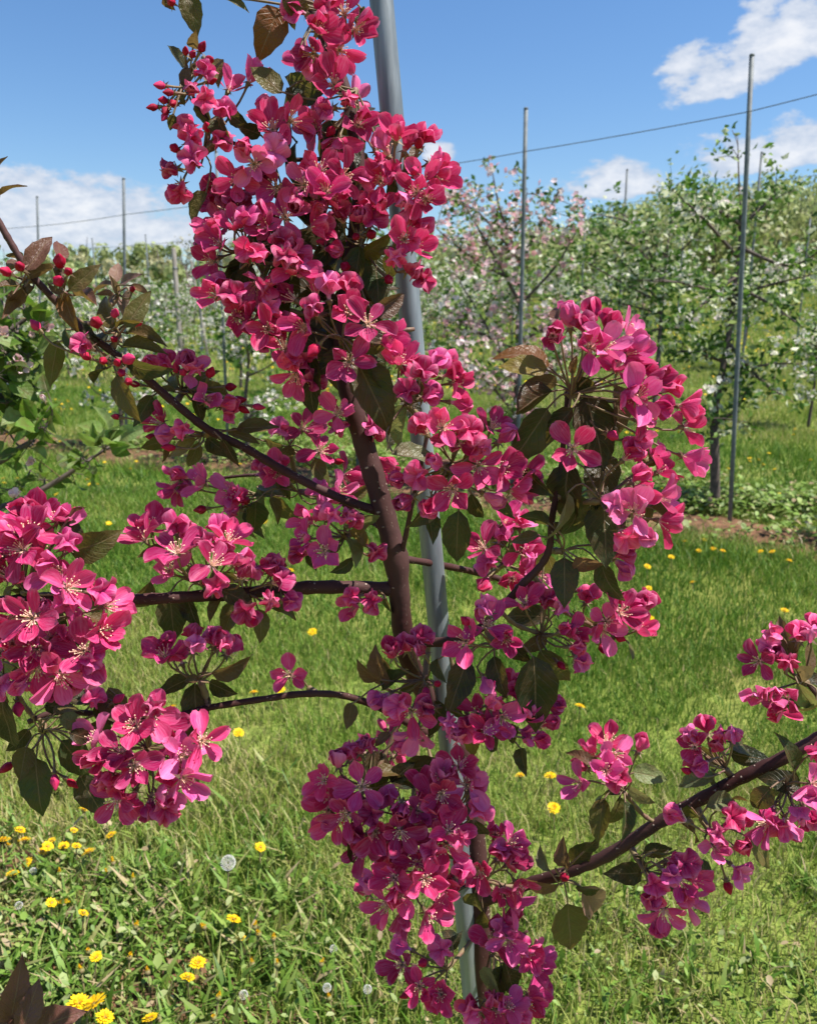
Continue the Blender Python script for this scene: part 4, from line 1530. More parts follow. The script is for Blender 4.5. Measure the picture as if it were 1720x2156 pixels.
# --- below the fork
cl(6, (1080, 260), .755, {'O': [(920, 225), (1130, 215)], 'p': [(1030, 150)], 'h': [(765, 90), (1030, 60), (890, 20), (1030, 440), (960, 20), (880, 100)], 'b': [(905, 110)]},
   [(890, 450, 105, 290, 'd', 15), (1280, 500, 85, 400, 'd', 10), (1085, 410, 80, 220, 'd', 25), (900, 320, 130, 120, 'b', 40), (1180, 280, 40, 180, 'd', 30), (790, 370, 80, 110, 'g', 30)])
cl(6, (720, 420), .80, {'O': [(650, 580)], 'p': [(560, 300), (680, 680)], 'h': [(620, 250), (700, 265), (495, 515), (620, 750), (705, 200), (580, 560), (730, 400)], 'b': [(728, 505), (790, 440)]},
   [(480, 370, 250, 200, 'r', 40), (560, 420, 320, 150, 'g', 45), (340, 600, 100, 130, 'b', 25), (500, 330, 230, 130, 'b', 50), (620, 480, 150, 120, 'd'), (770, 620, 95, 200, 'd', 30), (430, 400, 200, 130, 'b', 40), (500, 720, 150, 110, 'r', 40)])
cl(6, (940, 620), .79, {'O': [(985, 590), (1110, 610)], 'p': [(1035, 680), (1190, 590)], 'h': [(743, 287), (779, 395), (815, 515), (839, 634), (731, 562), (875, 443), (870, 700), (1170, 430), (1230, 690), (1340, 640), (1360, 550), (1290, 720), (1060, 540), (930, 660), (1170, 480)], 'b': []},
   [(965, 740, 110, 160, 'y', 35), (1210, 830, 85, 130, 'g', 25), (1060, 740, 50, 120, 'd'), (870, 560, 70, 160, 'd', 25), (1160, 700, 60, 130, 'd')])
# --- the shaded ball low on the stem
cl(6, (430, 960), .855, {'O': [(310, 950), (320, 1100)], 'p': [(210, 930), (240, 1010), (230, 1080), (350, 870), (270, 1130), (400, 960)], 'h': [(280, 830), (390, 760), (330, 1180), (440, 750), (430, 1060), (340, 790)], 'b': []},
   [(470, 900, 90, 260, 'd', 15), (540, 880, 350, 160, 'o', 55), (370, 1290, 70, 170, 'd', 20), (600, 890, 320, 150, 'd', 30)], 1.12, 0.07)
cl(6, (640, 1130), .85, {'O': [(600, 1060), (470, 1190), (590, 1190)], 'p': [(620, 1000), (710, 980), (690, 1080), (660, 1160), (520, 1240), (400, 1270), (750, 1030), (640, 1260)], 'h': [(540, 1020), (380, 1200), (700, 1240), (540, 1330), (450, 1100), (600, 1330)], 'b': []},
   [(480, 1340, 115, 210, 'b', 20), (720, 860, 350, 210, 'd', 20), (600, 940, 200, 140, 'd')], 1.12, 0.07)
cl(6, (860, 1120), .835, {'O': [(800, 1000), (790, 1130)], 'p': [(800, 900), (890, 860), (880, 1140), (930, 950), (820, 1260), (840, 1180)], 'h': [(970, 940), (985, 1010), (985, 1080), (900, 1060), (760, 1290), (845, 1300), (900, 1210)], 'b': []},
   [(830, 1340, 60, 150, 'd'), (1000, 1180, 60, 110, 'd')], 1.1, 0.07)
cl(6, (700, 1400), .84, {'O': [(580, 1510), (720, 1430)], 'p': [(520, 1560), (610, 1600), (730, 1600), (870, 1540), (680, 1350), (560, 1420), (800, 1490)], 'h': [(450, 1440), (715, 1500), (660, 1420), (760, 1360), (850, 1440), (640, 1540), (900, 1390), (780, 1560), (570, 1590)], 'b': []},
   [(815, 1580, 60, 160, 'b', 25), (640, 1480, 100, 130, 'd')], 1.12, 0.075)
# --- bright flowers right of the pipe
cl(6, (1010, 1430), .875, {'O': [(985, 1380), (1110, 1480)], 'p': [(1020, 1230), (1075, 1200), (1150, 1250), (1140, 1350), (1180, 1450), (1160, 1560), (1070, 1560)], 'h': [(1060, 1320), (1100, 1290), (1010, 1290)], 'b': []},
   [(965, 1560, 95, 130, 'g', 30), (1030, 1640, 70, 120, 'd')], 1.12, 0.06)
cl(6, (1050, 1800), .89, {'O': [(1140, 1735), (1240, 1790)], 'p': [(1130, 1640), (1210, 1700), (1270, 1830), (1270, 1890), (1060, 1740), (1040, 1660)], 'h': [(1100, 1680), (1190, 1770), (1180, 1640)], 'b': []},
   [(1150, 1930, 70, 200, 'd', 20), (1095, 1960, 95, 200, 'g', 40), (1050, 1960, 90, 160, 'l', 50)], 1.1, 0.06)
cl(6, (830, 1880), .90, {'O': [(760, 1990)], 'p': [(600, 1860), (690, 1970), (800, 2010), (640, 1920)], 'h': [(610, 1760), (810, 1780), (905, 1925), (900, 2020), (990, 2000), (850, 2060)], 'b': [(700, 1850), (600, 2020)]},
   [(835, 1690, 250, 120, 'd', 20), (765, 1760, 240, 130, 'd', 30), (870, 1740, 300, 100, 'd')], 1.1, 0.06)
cl(6, (1060, 2100), .90, {'O': [(1080, 2080), (1230, 2060)], 'p': [(1140, 2070), (1250, 2010), (1050, 2140), (980, 2100)], 'h': [(950, 2080), (1060, 2040), (1200, 2120), (1140, 2150)], 'b': []}, [], 1.1, 0.05)
# --- far left, on the middle branch
cl(5, (130, 660), .715, {'O': [(200, 255), (115, 430), (320, 550)], 'p': [(320, 270), (90, 330), (40, 580), (380, 640), (250, 550), (20, 450), (160, 330), (-20, 540)], 'h': [(140, 230), (365, 400), (280, 660), (210, 400), (10, 380)], 'b': [(405, 215)]},
   [(510, 420, 350, 260, 'o', 25), (490, 710, 55, 300, 'l', 25), (30, 740, 110, 240, 'o', 50), (400, 320, 30, 180, 'd', 40), (560, 825, 20, 150, 'o', 50), (410, 225, 310, 110, 'b', 50)], 1.08, 0.07)
cl(5, (250, 820), .715, {'O': [(170, 810), (205, 980), (460, 990)], 'p': [(590, 740), (560, 880), (80, 800), (280, 920), (70, 950), (420, 900), (200, 1090), (300, 980), (330, 1130)], 'h': [(370, 740), (250, 770), (500, 1040), (380, 1150), (290, 1180), (480, 1110), (20, 900), (550, 660)], 'b': []},
   [(330, 840, 70, 150, 'd'), (310, 1060, 80, 130, 'd'), (110, 690, 160, 150, 'd')], 1.08, 0.075)
cl(5, (20, 1120), .715, {'p': [(0, 1000)], 'h': [(80, 1200), (85, 1280), (170, 1250), (10, 1170), (120, 1180)], 'b': [(105, 1330)]},
   [(60, 1100, 30, 220, 'l', 30), (150, 1150, 50, 200, 'g', 25), (30, 1400, 85, 300, 'd', 15), (10, 1260, 60, 130, 'b')])
cl(5, (1130, 640), .765, {'O': [(930, 550)], 'p': [(830, 310), (790, 370), (970, 440), (1170, 510), (1300, 510), (1260, 380)], 'h': [(900, 340), (970, 300), (1040, 350), (1120, 390), (1180, 640), (1200, 320), (1340, 560), (1230, 430)], 'b': []},
   [(840, 440, 180, 150, 'b', 40), (770, 690, 125, 210, 'o', 40), (945, 810, 85, 300, 'g', 15), (1040, 770, 80, 200, 'd', 20), (1060, 590, 20, 120, 'b'), (900, 500, 40, 110, 'd')], 1.05, 0.08)
cl(5, (1370, 660), .775, {'h': [(1400, 560), (1510, 520), (1460, 520), (1475, 715), (1580, 710), (1540, 600), (1350, 770)], 'b': [(1395, 835)]},
   [(1245, 810, 130, 230, 'o', 25), (1300, 690, 20, 220, 'g', 30), (1440, 850, 75, 190, 'o', 35), (1550, 745, 15, 230, 'o', 50), (1290, 590, 30, 150, 'g', 30), (1170, 750, 130, 150, 'o', 40)], 1.0, 0.05)
cl(5, (1100, 1150), .765, {'p': [(900, 1010)], 'h': [(1075, 960), (1060, 900), (1180, 920), (1270, 970), (1220, 950), (980, 1010), (910, 960)], 'b': []},
   [(950, 1180, 155, 190, 'd', 20), (1075, 1310, 88, 290, 'd', 10), (1210, 1200, 35, 150, 'd', 15), (1290, 1090, 350, 260, 'b', 35), (1260, 1130, 15, 150, 'o', 50), (1050, 1150, 190, 90, 'b', 40)], 1.0, 0.05)
cl(5, (810, 1520), .745, {'O': [(830, 1350), (555, 1570), (960, 1610)], 'p': [(740, 1400), (890, 1400), (530, 1470), (660, 1540), (690, 1660), (770, 1720), (640, 1810), (870, 1770), (1010, 1690), (740, 1620), (1000, 1560), (1110, 1480)], 'h': [(580, 1690), (940, 1520), (720, 1810), (820, 1850), (905, 1850), (1050, 1540), (850, 1300), (640, 1700)], 'b': []},
   [(500, 1780, 60, 250, 'd', 20), (1040, 1640, 60, 180, 'd', 20), (820, 1660, 90, 160, 'd', 40), (640, 1310, 70, 260, 'b', 45), (1030, 1450, 160, 220, 'g', 30), (960, 1400, 200, 200, 'd', 30), (560, 1420, 20, 160, 'd'), (580, 1340, 40, 160, 'd')], 1.05, 0.08)
cl(5, (240, 1440), .735, {'h': [(515, 1250)], 'b': [(665, 1240), (305, 1725), (415, 1730), (20, 1640)]},
   [(205, 1740, 88, 330, 'g', 12), (420, 1580, 50, 260, 'g', 35), (110, 1490, 125, 180, 'd', 35), (410, 1380, 20, 180, 'l', 35), (130, 1600, 100, 180, 'o', 30), (380, 1290, 330, 200, 'o', 40), (480, 1240, 345, 200, 'd', 50), (330, 1290, 0, 170, 'd', 30), (600, 1300, 60, 160, 'b'), (480, 1560, 50, 170, 'd', 20), (450, 1460, 20, 150, 'd')])
cl(5, (1690, 1190), .83, {'p': [(1590, 1120)]}, [], 0.95)
# --- upper left twig of buds and bronze leaves
cl(3, (170, 750), .715, {'b': [(115, 660), (20, 690)]},
   [(240, 570, 300, 300, 'b', 15), (50, 780, 190, 190, 'b', 35), (100, 870, 125, 200, 'r', 45), (250, 690, 330, 190, 'b', 55), (70, 660, 170, 130, 'r', 40), (140, 820, 160, 150, 'b', 45), (60, 900, 110, 150, 'r', 50), (90, 600, 190, 110, 'b', 50)])
cl(3, (385, 830), .72, {'b': [(365, 620), (365, 745), (420, 690)]},
   [(510, 735, 318, 240, 'o', 12), (370, 560, 265, 140, 'r', 45), (410, 935, 80, 220, 'n', 12), (350, 710, 260, 160, 'b', 60), (330, 800, 200, 130, 'b', 40), (520, 850, 5, 130, 'b', 60), (450, 800, 330, 110, 'b', 50)])
cl(3, (720, 830), .84, {'b': [(812, 795)]},
   [(710, 700, 280, 150, 'p', 15), (785, 740, 325, 130, 'p', 20), (610, 785, 175, 160, 'r', 45), (850, 800, 20, 110, 'p', 35), (770, 870, 110, 130, 'p', 40), (700, 780, 250, 90, 'p'), (640, 840, 200, 130, 'p', 50), (750, 920, 70, 120, 'p', 40), (680, 890, 130, 120, 'p', 40)], 0.9)
cl(3, (720, 1060), .735, {'b': [(685, 1105), (850, 1000), (705, 940), (580, 1000)]},
   [(640, 930, 238, 280, 'o', 15), (840, 930, 305, 270, 'o', 20), (890, 1095, 10, 240, 'o', 40), (880, 1165, 2, 280, 'o', 35), (600, 1090, 220, 120, 'g', 40), (780, 1010, 340, 160, 'o', 60)])
cl(3, (690, 1260), .74, {'h': [(500, 1150)], 'b': [(205, 1010), (505, 1205), (715, 1245), (795, 1230), (745, 1320), (625, 1245), (780, 1370)]},
   [(330, 1250, 100, 270, 'o', 35), (415, 1120, 80, 160, 'g', 35), (760, 1470, 72, 300, 'o', 12), (600, 1320, 150, 130, 'd', 40), (870, 1310, 30, 200, 'g', 40), (520, 1060, 30, 150, 'd', 30), (560, 1140, 50, 150, 'd')], 1.0, 0.05)
cl(3, (1120, 1420), .80, {'p': [(1260, 1480), (1160, 1300)], 'h': [(930, 1270), (1020, 1250), (1140, 1240), (1280, 1360), (1370, 1420), (1390, 1560), (1190, 1290), (1380, 1500)], 'b': [(1070, 1270), (1120, 1300), (1290, 1300), (1430, 1400), (1470, 1480), (1495, 1545), (1590, 1525), (800, 1380), (1460, 1520)]},
   [(1040, 1330, 240, 190, 'o', 20), (1230, 1340, 305, 200, 'o', 25), (1310, 1430, 5, 230, 'o', 30), (1210, 1530, 70, 200, 'd', 25), (880, 1540, 120, 200, 'g', 25), (1000, 1420, 190, 150, 'o', 40)], 0.92, 0.055)
cl(3, (1240, 1690), .79, {'p': [(980, 1610)], 'h': [(1060, 1590), (1030, 1680), (1120, 1660)], 'b': [(690, 1580), (910, 1705), (1010, 1770), (960, 1660)]},
   [(1560, 1640, 350, 250, 'o', 35), (1110, 1770, 150, 200, 'y', 25), (1180, 1830, 110, 200, 'o', 25), (950, 1745, 165, 180, 'o', 25), (1330, 1770, 40, 190, 'd', 20), (1010, 1820, 85, 110, 'b', 50), (1480, 1700, 20, 200, 'o', 40), (1400, 1800, 60, 200, 'd')], 0.95, 0.05)
cl(3, (-20, 230), .70, {}, [(60, 190, 325, 180, 'b', 62), (-10, 60, 280, 150, 'r', 40)])
cl(9, (260, 700), .88, {'p': [(360, 570), (650, 900), (480, 720)], 'h': [(200, 570), (300, 610), (410, 680), (450, 750), (520, 840), (620, 840), (690, 940), (340, 740), (560, 880)], 'b': [(620, 800)]},
   [(60, 560, 350, 220, 'o', 35), (240, 760, 110, 160, 'b'), (480, 880, 60, 220, 'o', 40), (150, 680, 190, 160, 'o', 40)], 1.08, 0.055)
cl(9, (330, 1010), .87, {'p': [(180, 880), (600, 1010)], 'h': [(130, 860), (90, 830), (470, 1010), (640, 990), (540, 1050), (200, 830)], 'b': []},
   [(230, 1000, 40, 180, 'o', 40), (180, 1130, 60, 200, 'o', 50), (40, 1200, 85, 260, 'g', 30), (760, 1000, 340, 200, 'o', 40), (90, 1010, 200, 150, 'o', 50), (300, 940, 80, 130, 'd')], 1.08)
cl(9, (640, 1320), .80, {'O': [(400, 1215), (505, 1410)], 'p': [(380, 1330)], 'h': [(570, 1170), (650, 1180), (700, 1215), (520, 1290), (340, 1430), (850, 1420), (480, 1170)], 'b': []},
   [(780, 1320, 20, 220, 'y', 40), (420, 1500, 100, 160, 'd', 25), (720, 1400, 60, 170, 'l', 50), (650, 1530, 130, 150, 'g', 35), (810, 1200, 330, 160, 'l', 40), (560, 1400, 330, 130, 'o')], 0.98, 0.06)
cl(9, (860, 1680), .81, {'p': [(710, 1790)], 'h': [(840, 1760), (700, 1730)]}, [(940, 1800, 80, 120, 'g', 50)], 0.9)
cl(5, (1440, 140), .90, {'O': [(1265, 120)], 'p': [(970, 50), (1110, 70), (1200, 40), (1050, 150), (960, 110)], 'h': [(1040, 90), (1210, 60), (1300, 60), (1200, 200), (1280, 220), (1030, 200), (1140, 20), (1150, 130), (1000, 20), (1310, 150)], 'b': [(1090, 215), (1350, 165)]},
   [(1395, 270, 80, 190, 'g', 30), (1545, 220, 60, 180, 'o', 35), (1320, 270, 100, 200, 'o', 50), (1500, 100, 20, 150, 'o', 50), (1430, 150, 70, 110, 'l', 45)], 1.05, 0.07)
# --- the low branch on the right
cl(7, (455, 985), .80, {'O': [(405, 800), (365, 880)], 'p': [(300, 800), (375, 740), (230, 940), (470, 830)], 'h': [(240, 860), (480, 720), (540, 750), (430, 920), (310, 890), (420, 860)], 'b': []},
   [(230, 815, 215, 150, 'b', 45), (590, 900, 8, 190, 'l', 30), (535, 1010, 35, 150, 'l', 25), (335, 1130, 100, 230, 'o', 25), (425, 1110, 95, 200, 'o', 30), (470, 1130, 85, 200, 'g', 30), (340, 990, 190, 130, 'g', 35)], 0.95)
cl(7, (965, 870), .79, {'p': [(810, 760)], 'h': [(790, 700), (870, 660), (940, 700), (1005, 710), (930, 760), (850, 850), (810, 825)], 'b': [(755, 875)]},
   [(890, 805, 215, 150, 'o', 30), (820, 925, 165, 190, 'l', 40), (1065, 740, 345, 170, 'g', 35), (1090, 810, 10, 210, 'd', 35), (905, 920, 100, 90, 'd')], 0.92)
cl(7, (890, 1190), .775, {'O': [(915, 1265)], 'p': [], 'h': [(725, 1110), (1000, 1110), (1030, 1135), (930, 1190), (1040, 1265), (1040, 1390)], 'b': [(985, 1485)]},
   [(950, 1040, 345, 170, 'l', 30), (805, 1110, 60, 130, 'o', 50), (1150, 1290, 48, 210, 'o', 40), (820, 1170, 20, 170, 'r', 60), (1090, 1140, 350, 110, 'l', 40), (1040, 1020, 350, 90, 'o', 40)], 0.98)
cl(7, (565, 1385), .80, {'O': [(740, 1430)], 'p': [(810, 1430), (790, 1530), (660, 1590)], 'h': [(705, 1350), (765, 1350), (610, 1450), (600, 1520), (750, 1500), (620, 1645), (680, 1400)], 'b': []},
   [(475, 1400, 175, 140, 'd', 20), (620, 1280, 350, 140, 'd', 40), (860, 1395, 85, 140, 'd', 20), (550, 1330, 250, 80, 'd'), (660, 1300, 10, 130, 'o', 55)], 0.98)
cl(7, (150, 1435), .845, {'b': [(165, 1425)]},
   [(50, 1320, 245, 150, 'l', 30), (150, 1300, 262, 130, 'r', 30), (240, 1300, 320, 140, 'd', 20), (183, 1670, 85, 240, 'o', 10), (310, 1560, 55, 230, 'p', 20), (30, 1480, 165, 200, 'r', 35), (270, 1480, 25, 110, 'g', 40), (300, 1260, 330, 110, 'd', 30)])
cl(7, (1270, 960), .765, {'p': [(1170, 1150), (1410, 950)], 'h': [(1190, 1090), (1260, 1180), (1300, 1175), (1330, 1090), (1395, 1110), (1410, 1010), (1420, 790), (1240, 1160)], 'b': []},
   [(1140, 1030, 130, 180, 'g', 25), (1250, 930, 200, 190, 'd', 25), (1290, 790, 255, 180, 'g', 30), (1340, 930, 30, 140, 'd', 30), (1100, 1110, 165, 90, 'l', 40), (1230, 980, 150, 160, 'd', 30)], 0.98, 0.055)
cl(7, (1350, 430), .75, {'O': [(1195, 500)], 'p': [(1130, 330), (1230, 580), (1120, 500), (1270, 520)], 'h': [(1180, 255), (1210, 180), (1245, 310), (1190, 370), (1150, 415), (1335, 190), (1390, 195), (1420, 150), (1280, 340)], 'b': []},
   [(1265, 230, 255, 260, 'r', 30), (1390, 300, 280, 170, 'b', 30), (1370, 510, 60, 170, 'l', 30), (1285, 590, 110, 200, 'd', 20), (1370, 580, 140, 150, 'g', 40), (1420, 420, 20, 130, 'd'), (1340, 380, 250, 120, 'p', 50)], 0.92, 0.06)
# --- bronze leaves in the lower corner
cl(8, (40, 1130), .78, {}, [(75, 960, 282, 260, 'r', 25), (140, 1020, 292, 240, 'r', 30), (240, 1085, 335, 220, 'r', 35), (20, 1060, 250, 150, 'r', 40), (150, 1120, 345, 180, 'r', 45)])

n_flower = n_bud = n_leaf = 0
VIEW = -FWD
ALLF = np.array([(f[1], f[2]) for c in CLUSTERS for f in c[3]])


def near_count(u, v):
    return int((np.hypot(ALLF[:, 0] - u, ALLF[:, 1] - v) < 48).sum()) - 1


for su, sv, dep, fl, lv, scale, reach, narrow in CLUSTERS:
    sp3 = P(su, sv, dep)
    nb = nearest_branch(sp3)
    mb = MB()
    # knobbly fruiting spur from the branch to the cluster's centre
    d = sp3 - nb
    if d.length > 0.003:
        q = spline([tuple(nb - foot), tuple(nb + d * 0.4 + Vector((0, 0.004, -0.12 * d.length)) - foot), tuple(sp3 - foot)], 4)
        mb.tube(q, [(0.0030 if d.length < 0.05 else 0.0019) + 0.0007 * (i % 2) for i in range(len(q))], 7)
    crowd = len(fl) > 9
    for (kind, u, v) in fl:
        pu = 803 + 197 * v / 2156          # leave the pipe bare where the photo shows bare metal
        if any(a < v < b and abs(u - pu) < k for a, b, k in ((10, 225, 52), (600, 740, 50), (1110, 1325, 48), (1870, 2110, 34))):
            continue
        if near_count(u, v) >= (13 if v < 800 and 330 < u < 950 else 4) and random.random() < {'h': 0.6, 'p': 0.22}.get(kind, 0):
            continue
        lat = P(u, v, dep)
        r = (lat - sp3).length
        off = math.sqrt(max(0.0, reach * reach - r * r)) * random.uniform(0.45, 1.0)
        pos = P(u, v, dep - off + random.uniform(-0.008, 0.008))
        outd = (pos - sp3)
        if outd.length < 1e-4:
            outd = VIEW.copy()
        outd.normalize()
        jit = Vector((random.gauss(0, 1), random.gauss(0, 1), random.gauss(0, 1))) * 0.28
        if kind == 'O':
            ax = outd * 0.35 + VIEW * 1.0 + jit * 0.6
        elif kind == 'p':
            ax = outd * 0.9 + VIEW * 0.35 + Vector((0.15, 0, 0.2)) + jit
        else:
            ax = outd * 1.0 + VIEW * 0.12 + Vector((0, 0, 0.15)) + jit * 0.8
        ax.normalize()
        L = 0.0236 * scale * random.uniform(0.92, 1.08)
        base_pos = pos - ax * (L * (0.1 if kind in 'Op' else 0.4))
        blossom(tree, foot, base_pos, ax, sp3, L, kind)
        if kind == 'b':
            n_bud += 1
        else:
            n_flower += 1
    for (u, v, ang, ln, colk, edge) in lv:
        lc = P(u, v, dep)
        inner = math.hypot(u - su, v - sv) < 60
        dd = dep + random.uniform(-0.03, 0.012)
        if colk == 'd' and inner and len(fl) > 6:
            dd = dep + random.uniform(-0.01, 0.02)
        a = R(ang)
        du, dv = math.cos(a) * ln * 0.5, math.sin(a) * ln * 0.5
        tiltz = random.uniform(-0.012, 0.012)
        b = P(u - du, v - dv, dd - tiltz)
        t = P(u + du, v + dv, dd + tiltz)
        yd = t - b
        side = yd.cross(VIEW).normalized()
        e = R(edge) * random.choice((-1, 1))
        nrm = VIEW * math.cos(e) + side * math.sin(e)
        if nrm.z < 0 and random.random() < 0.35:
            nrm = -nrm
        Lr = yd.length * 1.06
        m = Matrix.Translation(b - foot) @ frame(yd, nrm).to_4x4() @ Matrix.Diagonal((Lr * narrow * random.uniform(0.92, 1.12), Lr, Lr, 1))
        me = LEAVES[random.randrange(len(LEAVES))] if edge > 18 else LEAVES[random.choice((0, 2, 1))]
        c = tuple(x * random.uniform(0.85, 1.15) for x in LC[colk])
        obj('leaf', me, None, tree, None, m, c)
        n_leaf += 1
        # petiole
        yn = yd.normalized()
        mid = sp3.lerp(b, 0.6) - yn * min(0.01, (b - sp3).length * 0.3)
        mb.tube(spline([tuple(sp3 - foot), tuple(mid - foot), tuple(b + yn * 0.002 - foot)], 3), [0.0009] * 7, 5, False)
    if mb.v:
        obj('spur', mb.mesh('spur'), M_STEM, tree)

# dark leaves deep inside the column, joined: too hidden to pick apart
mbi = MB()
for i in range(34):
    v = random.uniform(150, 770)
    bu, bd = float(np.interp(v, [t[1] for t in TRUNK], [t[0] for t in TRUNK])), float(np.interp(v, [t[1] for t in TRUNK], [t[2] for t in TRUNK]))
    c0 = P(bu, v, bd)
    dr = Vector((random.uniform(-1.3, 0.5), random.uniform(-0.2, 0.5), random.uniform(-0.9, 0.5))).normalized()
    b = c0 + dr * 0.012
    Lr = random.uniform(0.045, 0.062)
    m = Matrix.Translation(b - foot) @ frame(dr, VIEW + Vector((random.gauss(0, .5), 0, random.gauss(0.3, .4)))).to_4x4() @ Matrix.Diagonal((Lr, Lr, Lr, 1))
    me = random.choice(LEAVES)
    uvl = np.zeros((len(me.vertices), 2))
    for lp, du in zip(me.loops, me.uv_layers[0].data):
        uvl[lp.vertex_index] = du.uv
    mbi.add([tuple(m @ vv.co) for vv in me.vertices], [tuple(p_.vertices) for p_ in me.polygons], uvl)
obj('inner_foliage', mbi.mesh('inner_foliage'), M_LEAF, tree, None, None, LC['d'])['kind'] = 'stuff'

# blossom on the far side of the column, which fills the gaps between the near flowers
for i in range(24):
    v = random.uniform(140, 760) if i < 17 else random.uniform(1520, 1880)
    bu, bd = float(np.interp(v, [t[1] for t in TRUNK], [t[0] for t in TRUNK])), float(np.interp(v, [t[1] for t in TRUNK], [t[2] for t in TRUNK]))
    if i >= 17:
        bu -= 130
        bd = 0.86
    c0 = P(bu, v, bd)
    u = bu + random.uniform(-110, 60)
    pos = P(u, v + random.uniform(-30, 30), bd + random.uniform(0.025, 0.05))
    ax = (pos - c0).normalized() + Vector((0.1, 0.3, 0.3))
    blossom(tree, foot, pos, ax, c0, 0.022, random.choice('php'))
    n_flower += 1
print('FLOWERS', n_flower, 'BUDS', n_bud, 'LEAVES', n_leaf, 'CLUSTERS', len(CLUSTERS))

# ------------------------------------------------------------------ the stake the tree is tied to
PA, PB = P(803, 0, .80), P(1000, 2156, .975)
dpole = (PB - PA).normalized()
ptop = PA - dpole * 0.9
pbot = PB + dpole * ((PB.z - float(gz(PB.x, PB.y))) / -dpole.z + 0.02)
t = obj('tree_stake', None)
t.location = pbot
tag(t, 'grey galvanised steel pipe staking the pink-flowering tree', 'stake')
mb = MB()
N = 16
mb.tube([(ptop + (pbot - ptop) * (1 - i / N)) - pbot for i in range(N + 1)], [0.0118] * (N + 1), 28)
obj('pipe', mb.mesh('pipe'), M_POLE, t)
mb = MB()
mb.tube([ptop - pbot, ptop - pbot - dpole * 0.006], [0.0128, 0.011], 28)
obj('end_cap', mb.mesh('end_cap'), M_POLE, t)

# black wire clip tying the stem to the pipe
c0 = P(982, 1800, .935)
pc = PA + (PB - PA) * ((1810 - 0) / 2156)
tie = obj('tree_tie', None)
tie.location = pc
tag(tie, 'short black plastic tie gripping the steel pipe low down', 'tie')
mb = MB()
ring = []
ex = dpole.orthogonal().normalized()
ey = dpole.cross(ex)
for i in range(15):
    a = 2 * math.pi * i / 14
    ring.append((ex * math.cos(a) + ey * math.sin(a)) * 0.0145 + dpole * (0.010 * math.sin(a)))
mb.tube(ring, [0.0022] * 15, 7)
obj('loop', mb.mesh('loop'), M_BLACK, tie)
mb = MB()
qa = P(966, 1792, .932) - pc
qb = P(1003, 1848, .925) - pc
mb.tube([qa, qa.lerp(qb, 0.5) + VIEW * 0.002, qb], [0.0032, 0.0040, 0.0036], 9)
obj('tail', mb.mesh('tail'), M_BLACK, tie)

# ------------------------------------------------------------------ neighbouring tree with green leaves and white blossom
nt = obj('apple_tree', None)
nfoot = Vector((-1.42, 1.75, 0))
nfoot.z = float(gz(nfoot.x, nfoot.y))
nt.location = nfoot
tag(nt, 'bright green apple tree with white flowers reaching in past the bronze leaves', 'tree')
DN = 1.75
NB = []


def nlimb(name, pts, r0, r1):
    q = [Vector(s) for s in spline([tuple(p) for p in pts], 5)]
    n = len(q)
    mb = MB()
    mb.tube([s - nfoot for s in q], [r0 + (r1 - r0) * i / (n - 1) for i in range(n)], 9)
    obj(name, mb.mesh(name), M_TRUNK, nt)
    NB.extend(q)


nlimb('trunk', [nfoot + Vector((0, 0, -0.02)), nfoot + Vector((0.02, 0, 0.6)), nfoot + Vector((0.0, 0.02, 1.2)), nfoot + Vector((0.05, 0, 1.9))], 0.032, 0.010)
nlimb('limb', [nfoot + Vector((0.01, 0, 0.75)), P(-160, 1010, 1.75), P(-20, 980, DN), P(37, 947, DN), P(75, 922, DN), P(110, 880, DN)], 0.011, 0.003)
nlimb('limb', [nfoot + Vector((0.01, 0, 0.65)), P(-120, 1110, 1.8), P(25, 1062, 1.78), P(68, 1043, DN), P(130, 1007, DN), P(185, 970, DN), P(220, 948, DN)], 0.010, 0.003)
nlimb('limb', [nfoot + Vector((0.01, 0, 1.0)), P(-120, 860, 1.8), P(-10, 838, DN), P(30, 830, DN), P(60, 800, DN)], 0.016, 0.005)
nlimb('limb', [nfoot + Vector((0.01, 0, 1.15)), P(-130, 790, 1.8), P(-30, 730, DN), P(30, 690, DN), P(70, 660, DN)], 0.012, 0.003)
GC = [(0.10, 0.20, 0.025), (0.14, 0.26, 0.04), (0.19, 0.30, 0.07), (0.07, 0.14, 0.02), (0.24, 0.33, 0.12), (0.05, 0.10, 0.018)]


def nleaf(b, d, L, col):
    d = d.normalized()
    nrm = Vector((random.gauss(0, .6), random.gauss(-.5, .5), random.gauss(.7, .4)))
    m = Matrix.Translation(b - nfoot) @ frame(d, nrm).to_4x4() @ Matrix.Diagonal((L, L, L, 1))
    obj('leaf', random.choice(GLEAVES), None, nt, None, m, col)


def nspur(c, nl, L, lo=0.6, up=0.2):
    br = min(NB, key=lambda e: (e - c).length)
    mb = MB()
    mb.tube(spline([tuple(br - nfoot), tuple((br + c) / 2 - nfoot + Vector((0, 0, -0.006))), tuple(c - nfoot)], 3), [0.0022] * 7, 5)
    for i in range(nl):
        d = Vector((random.gauss(0, 1), random.gauss(-0.2, 1), random.gauss(up, 0.8)))
        d.normalize()
        b = c + d * random.uniform(0.008, 0.028)
        mb.tube([c - nfoot, b - nfoot], [0.0009, 0.0008], 4, False)
        nleaf(b, d, L * random.uniform(lo, 1.1), random.choice(GC))
    obj('spur', mb.mesh('spur'), M_TRUNK, nt)


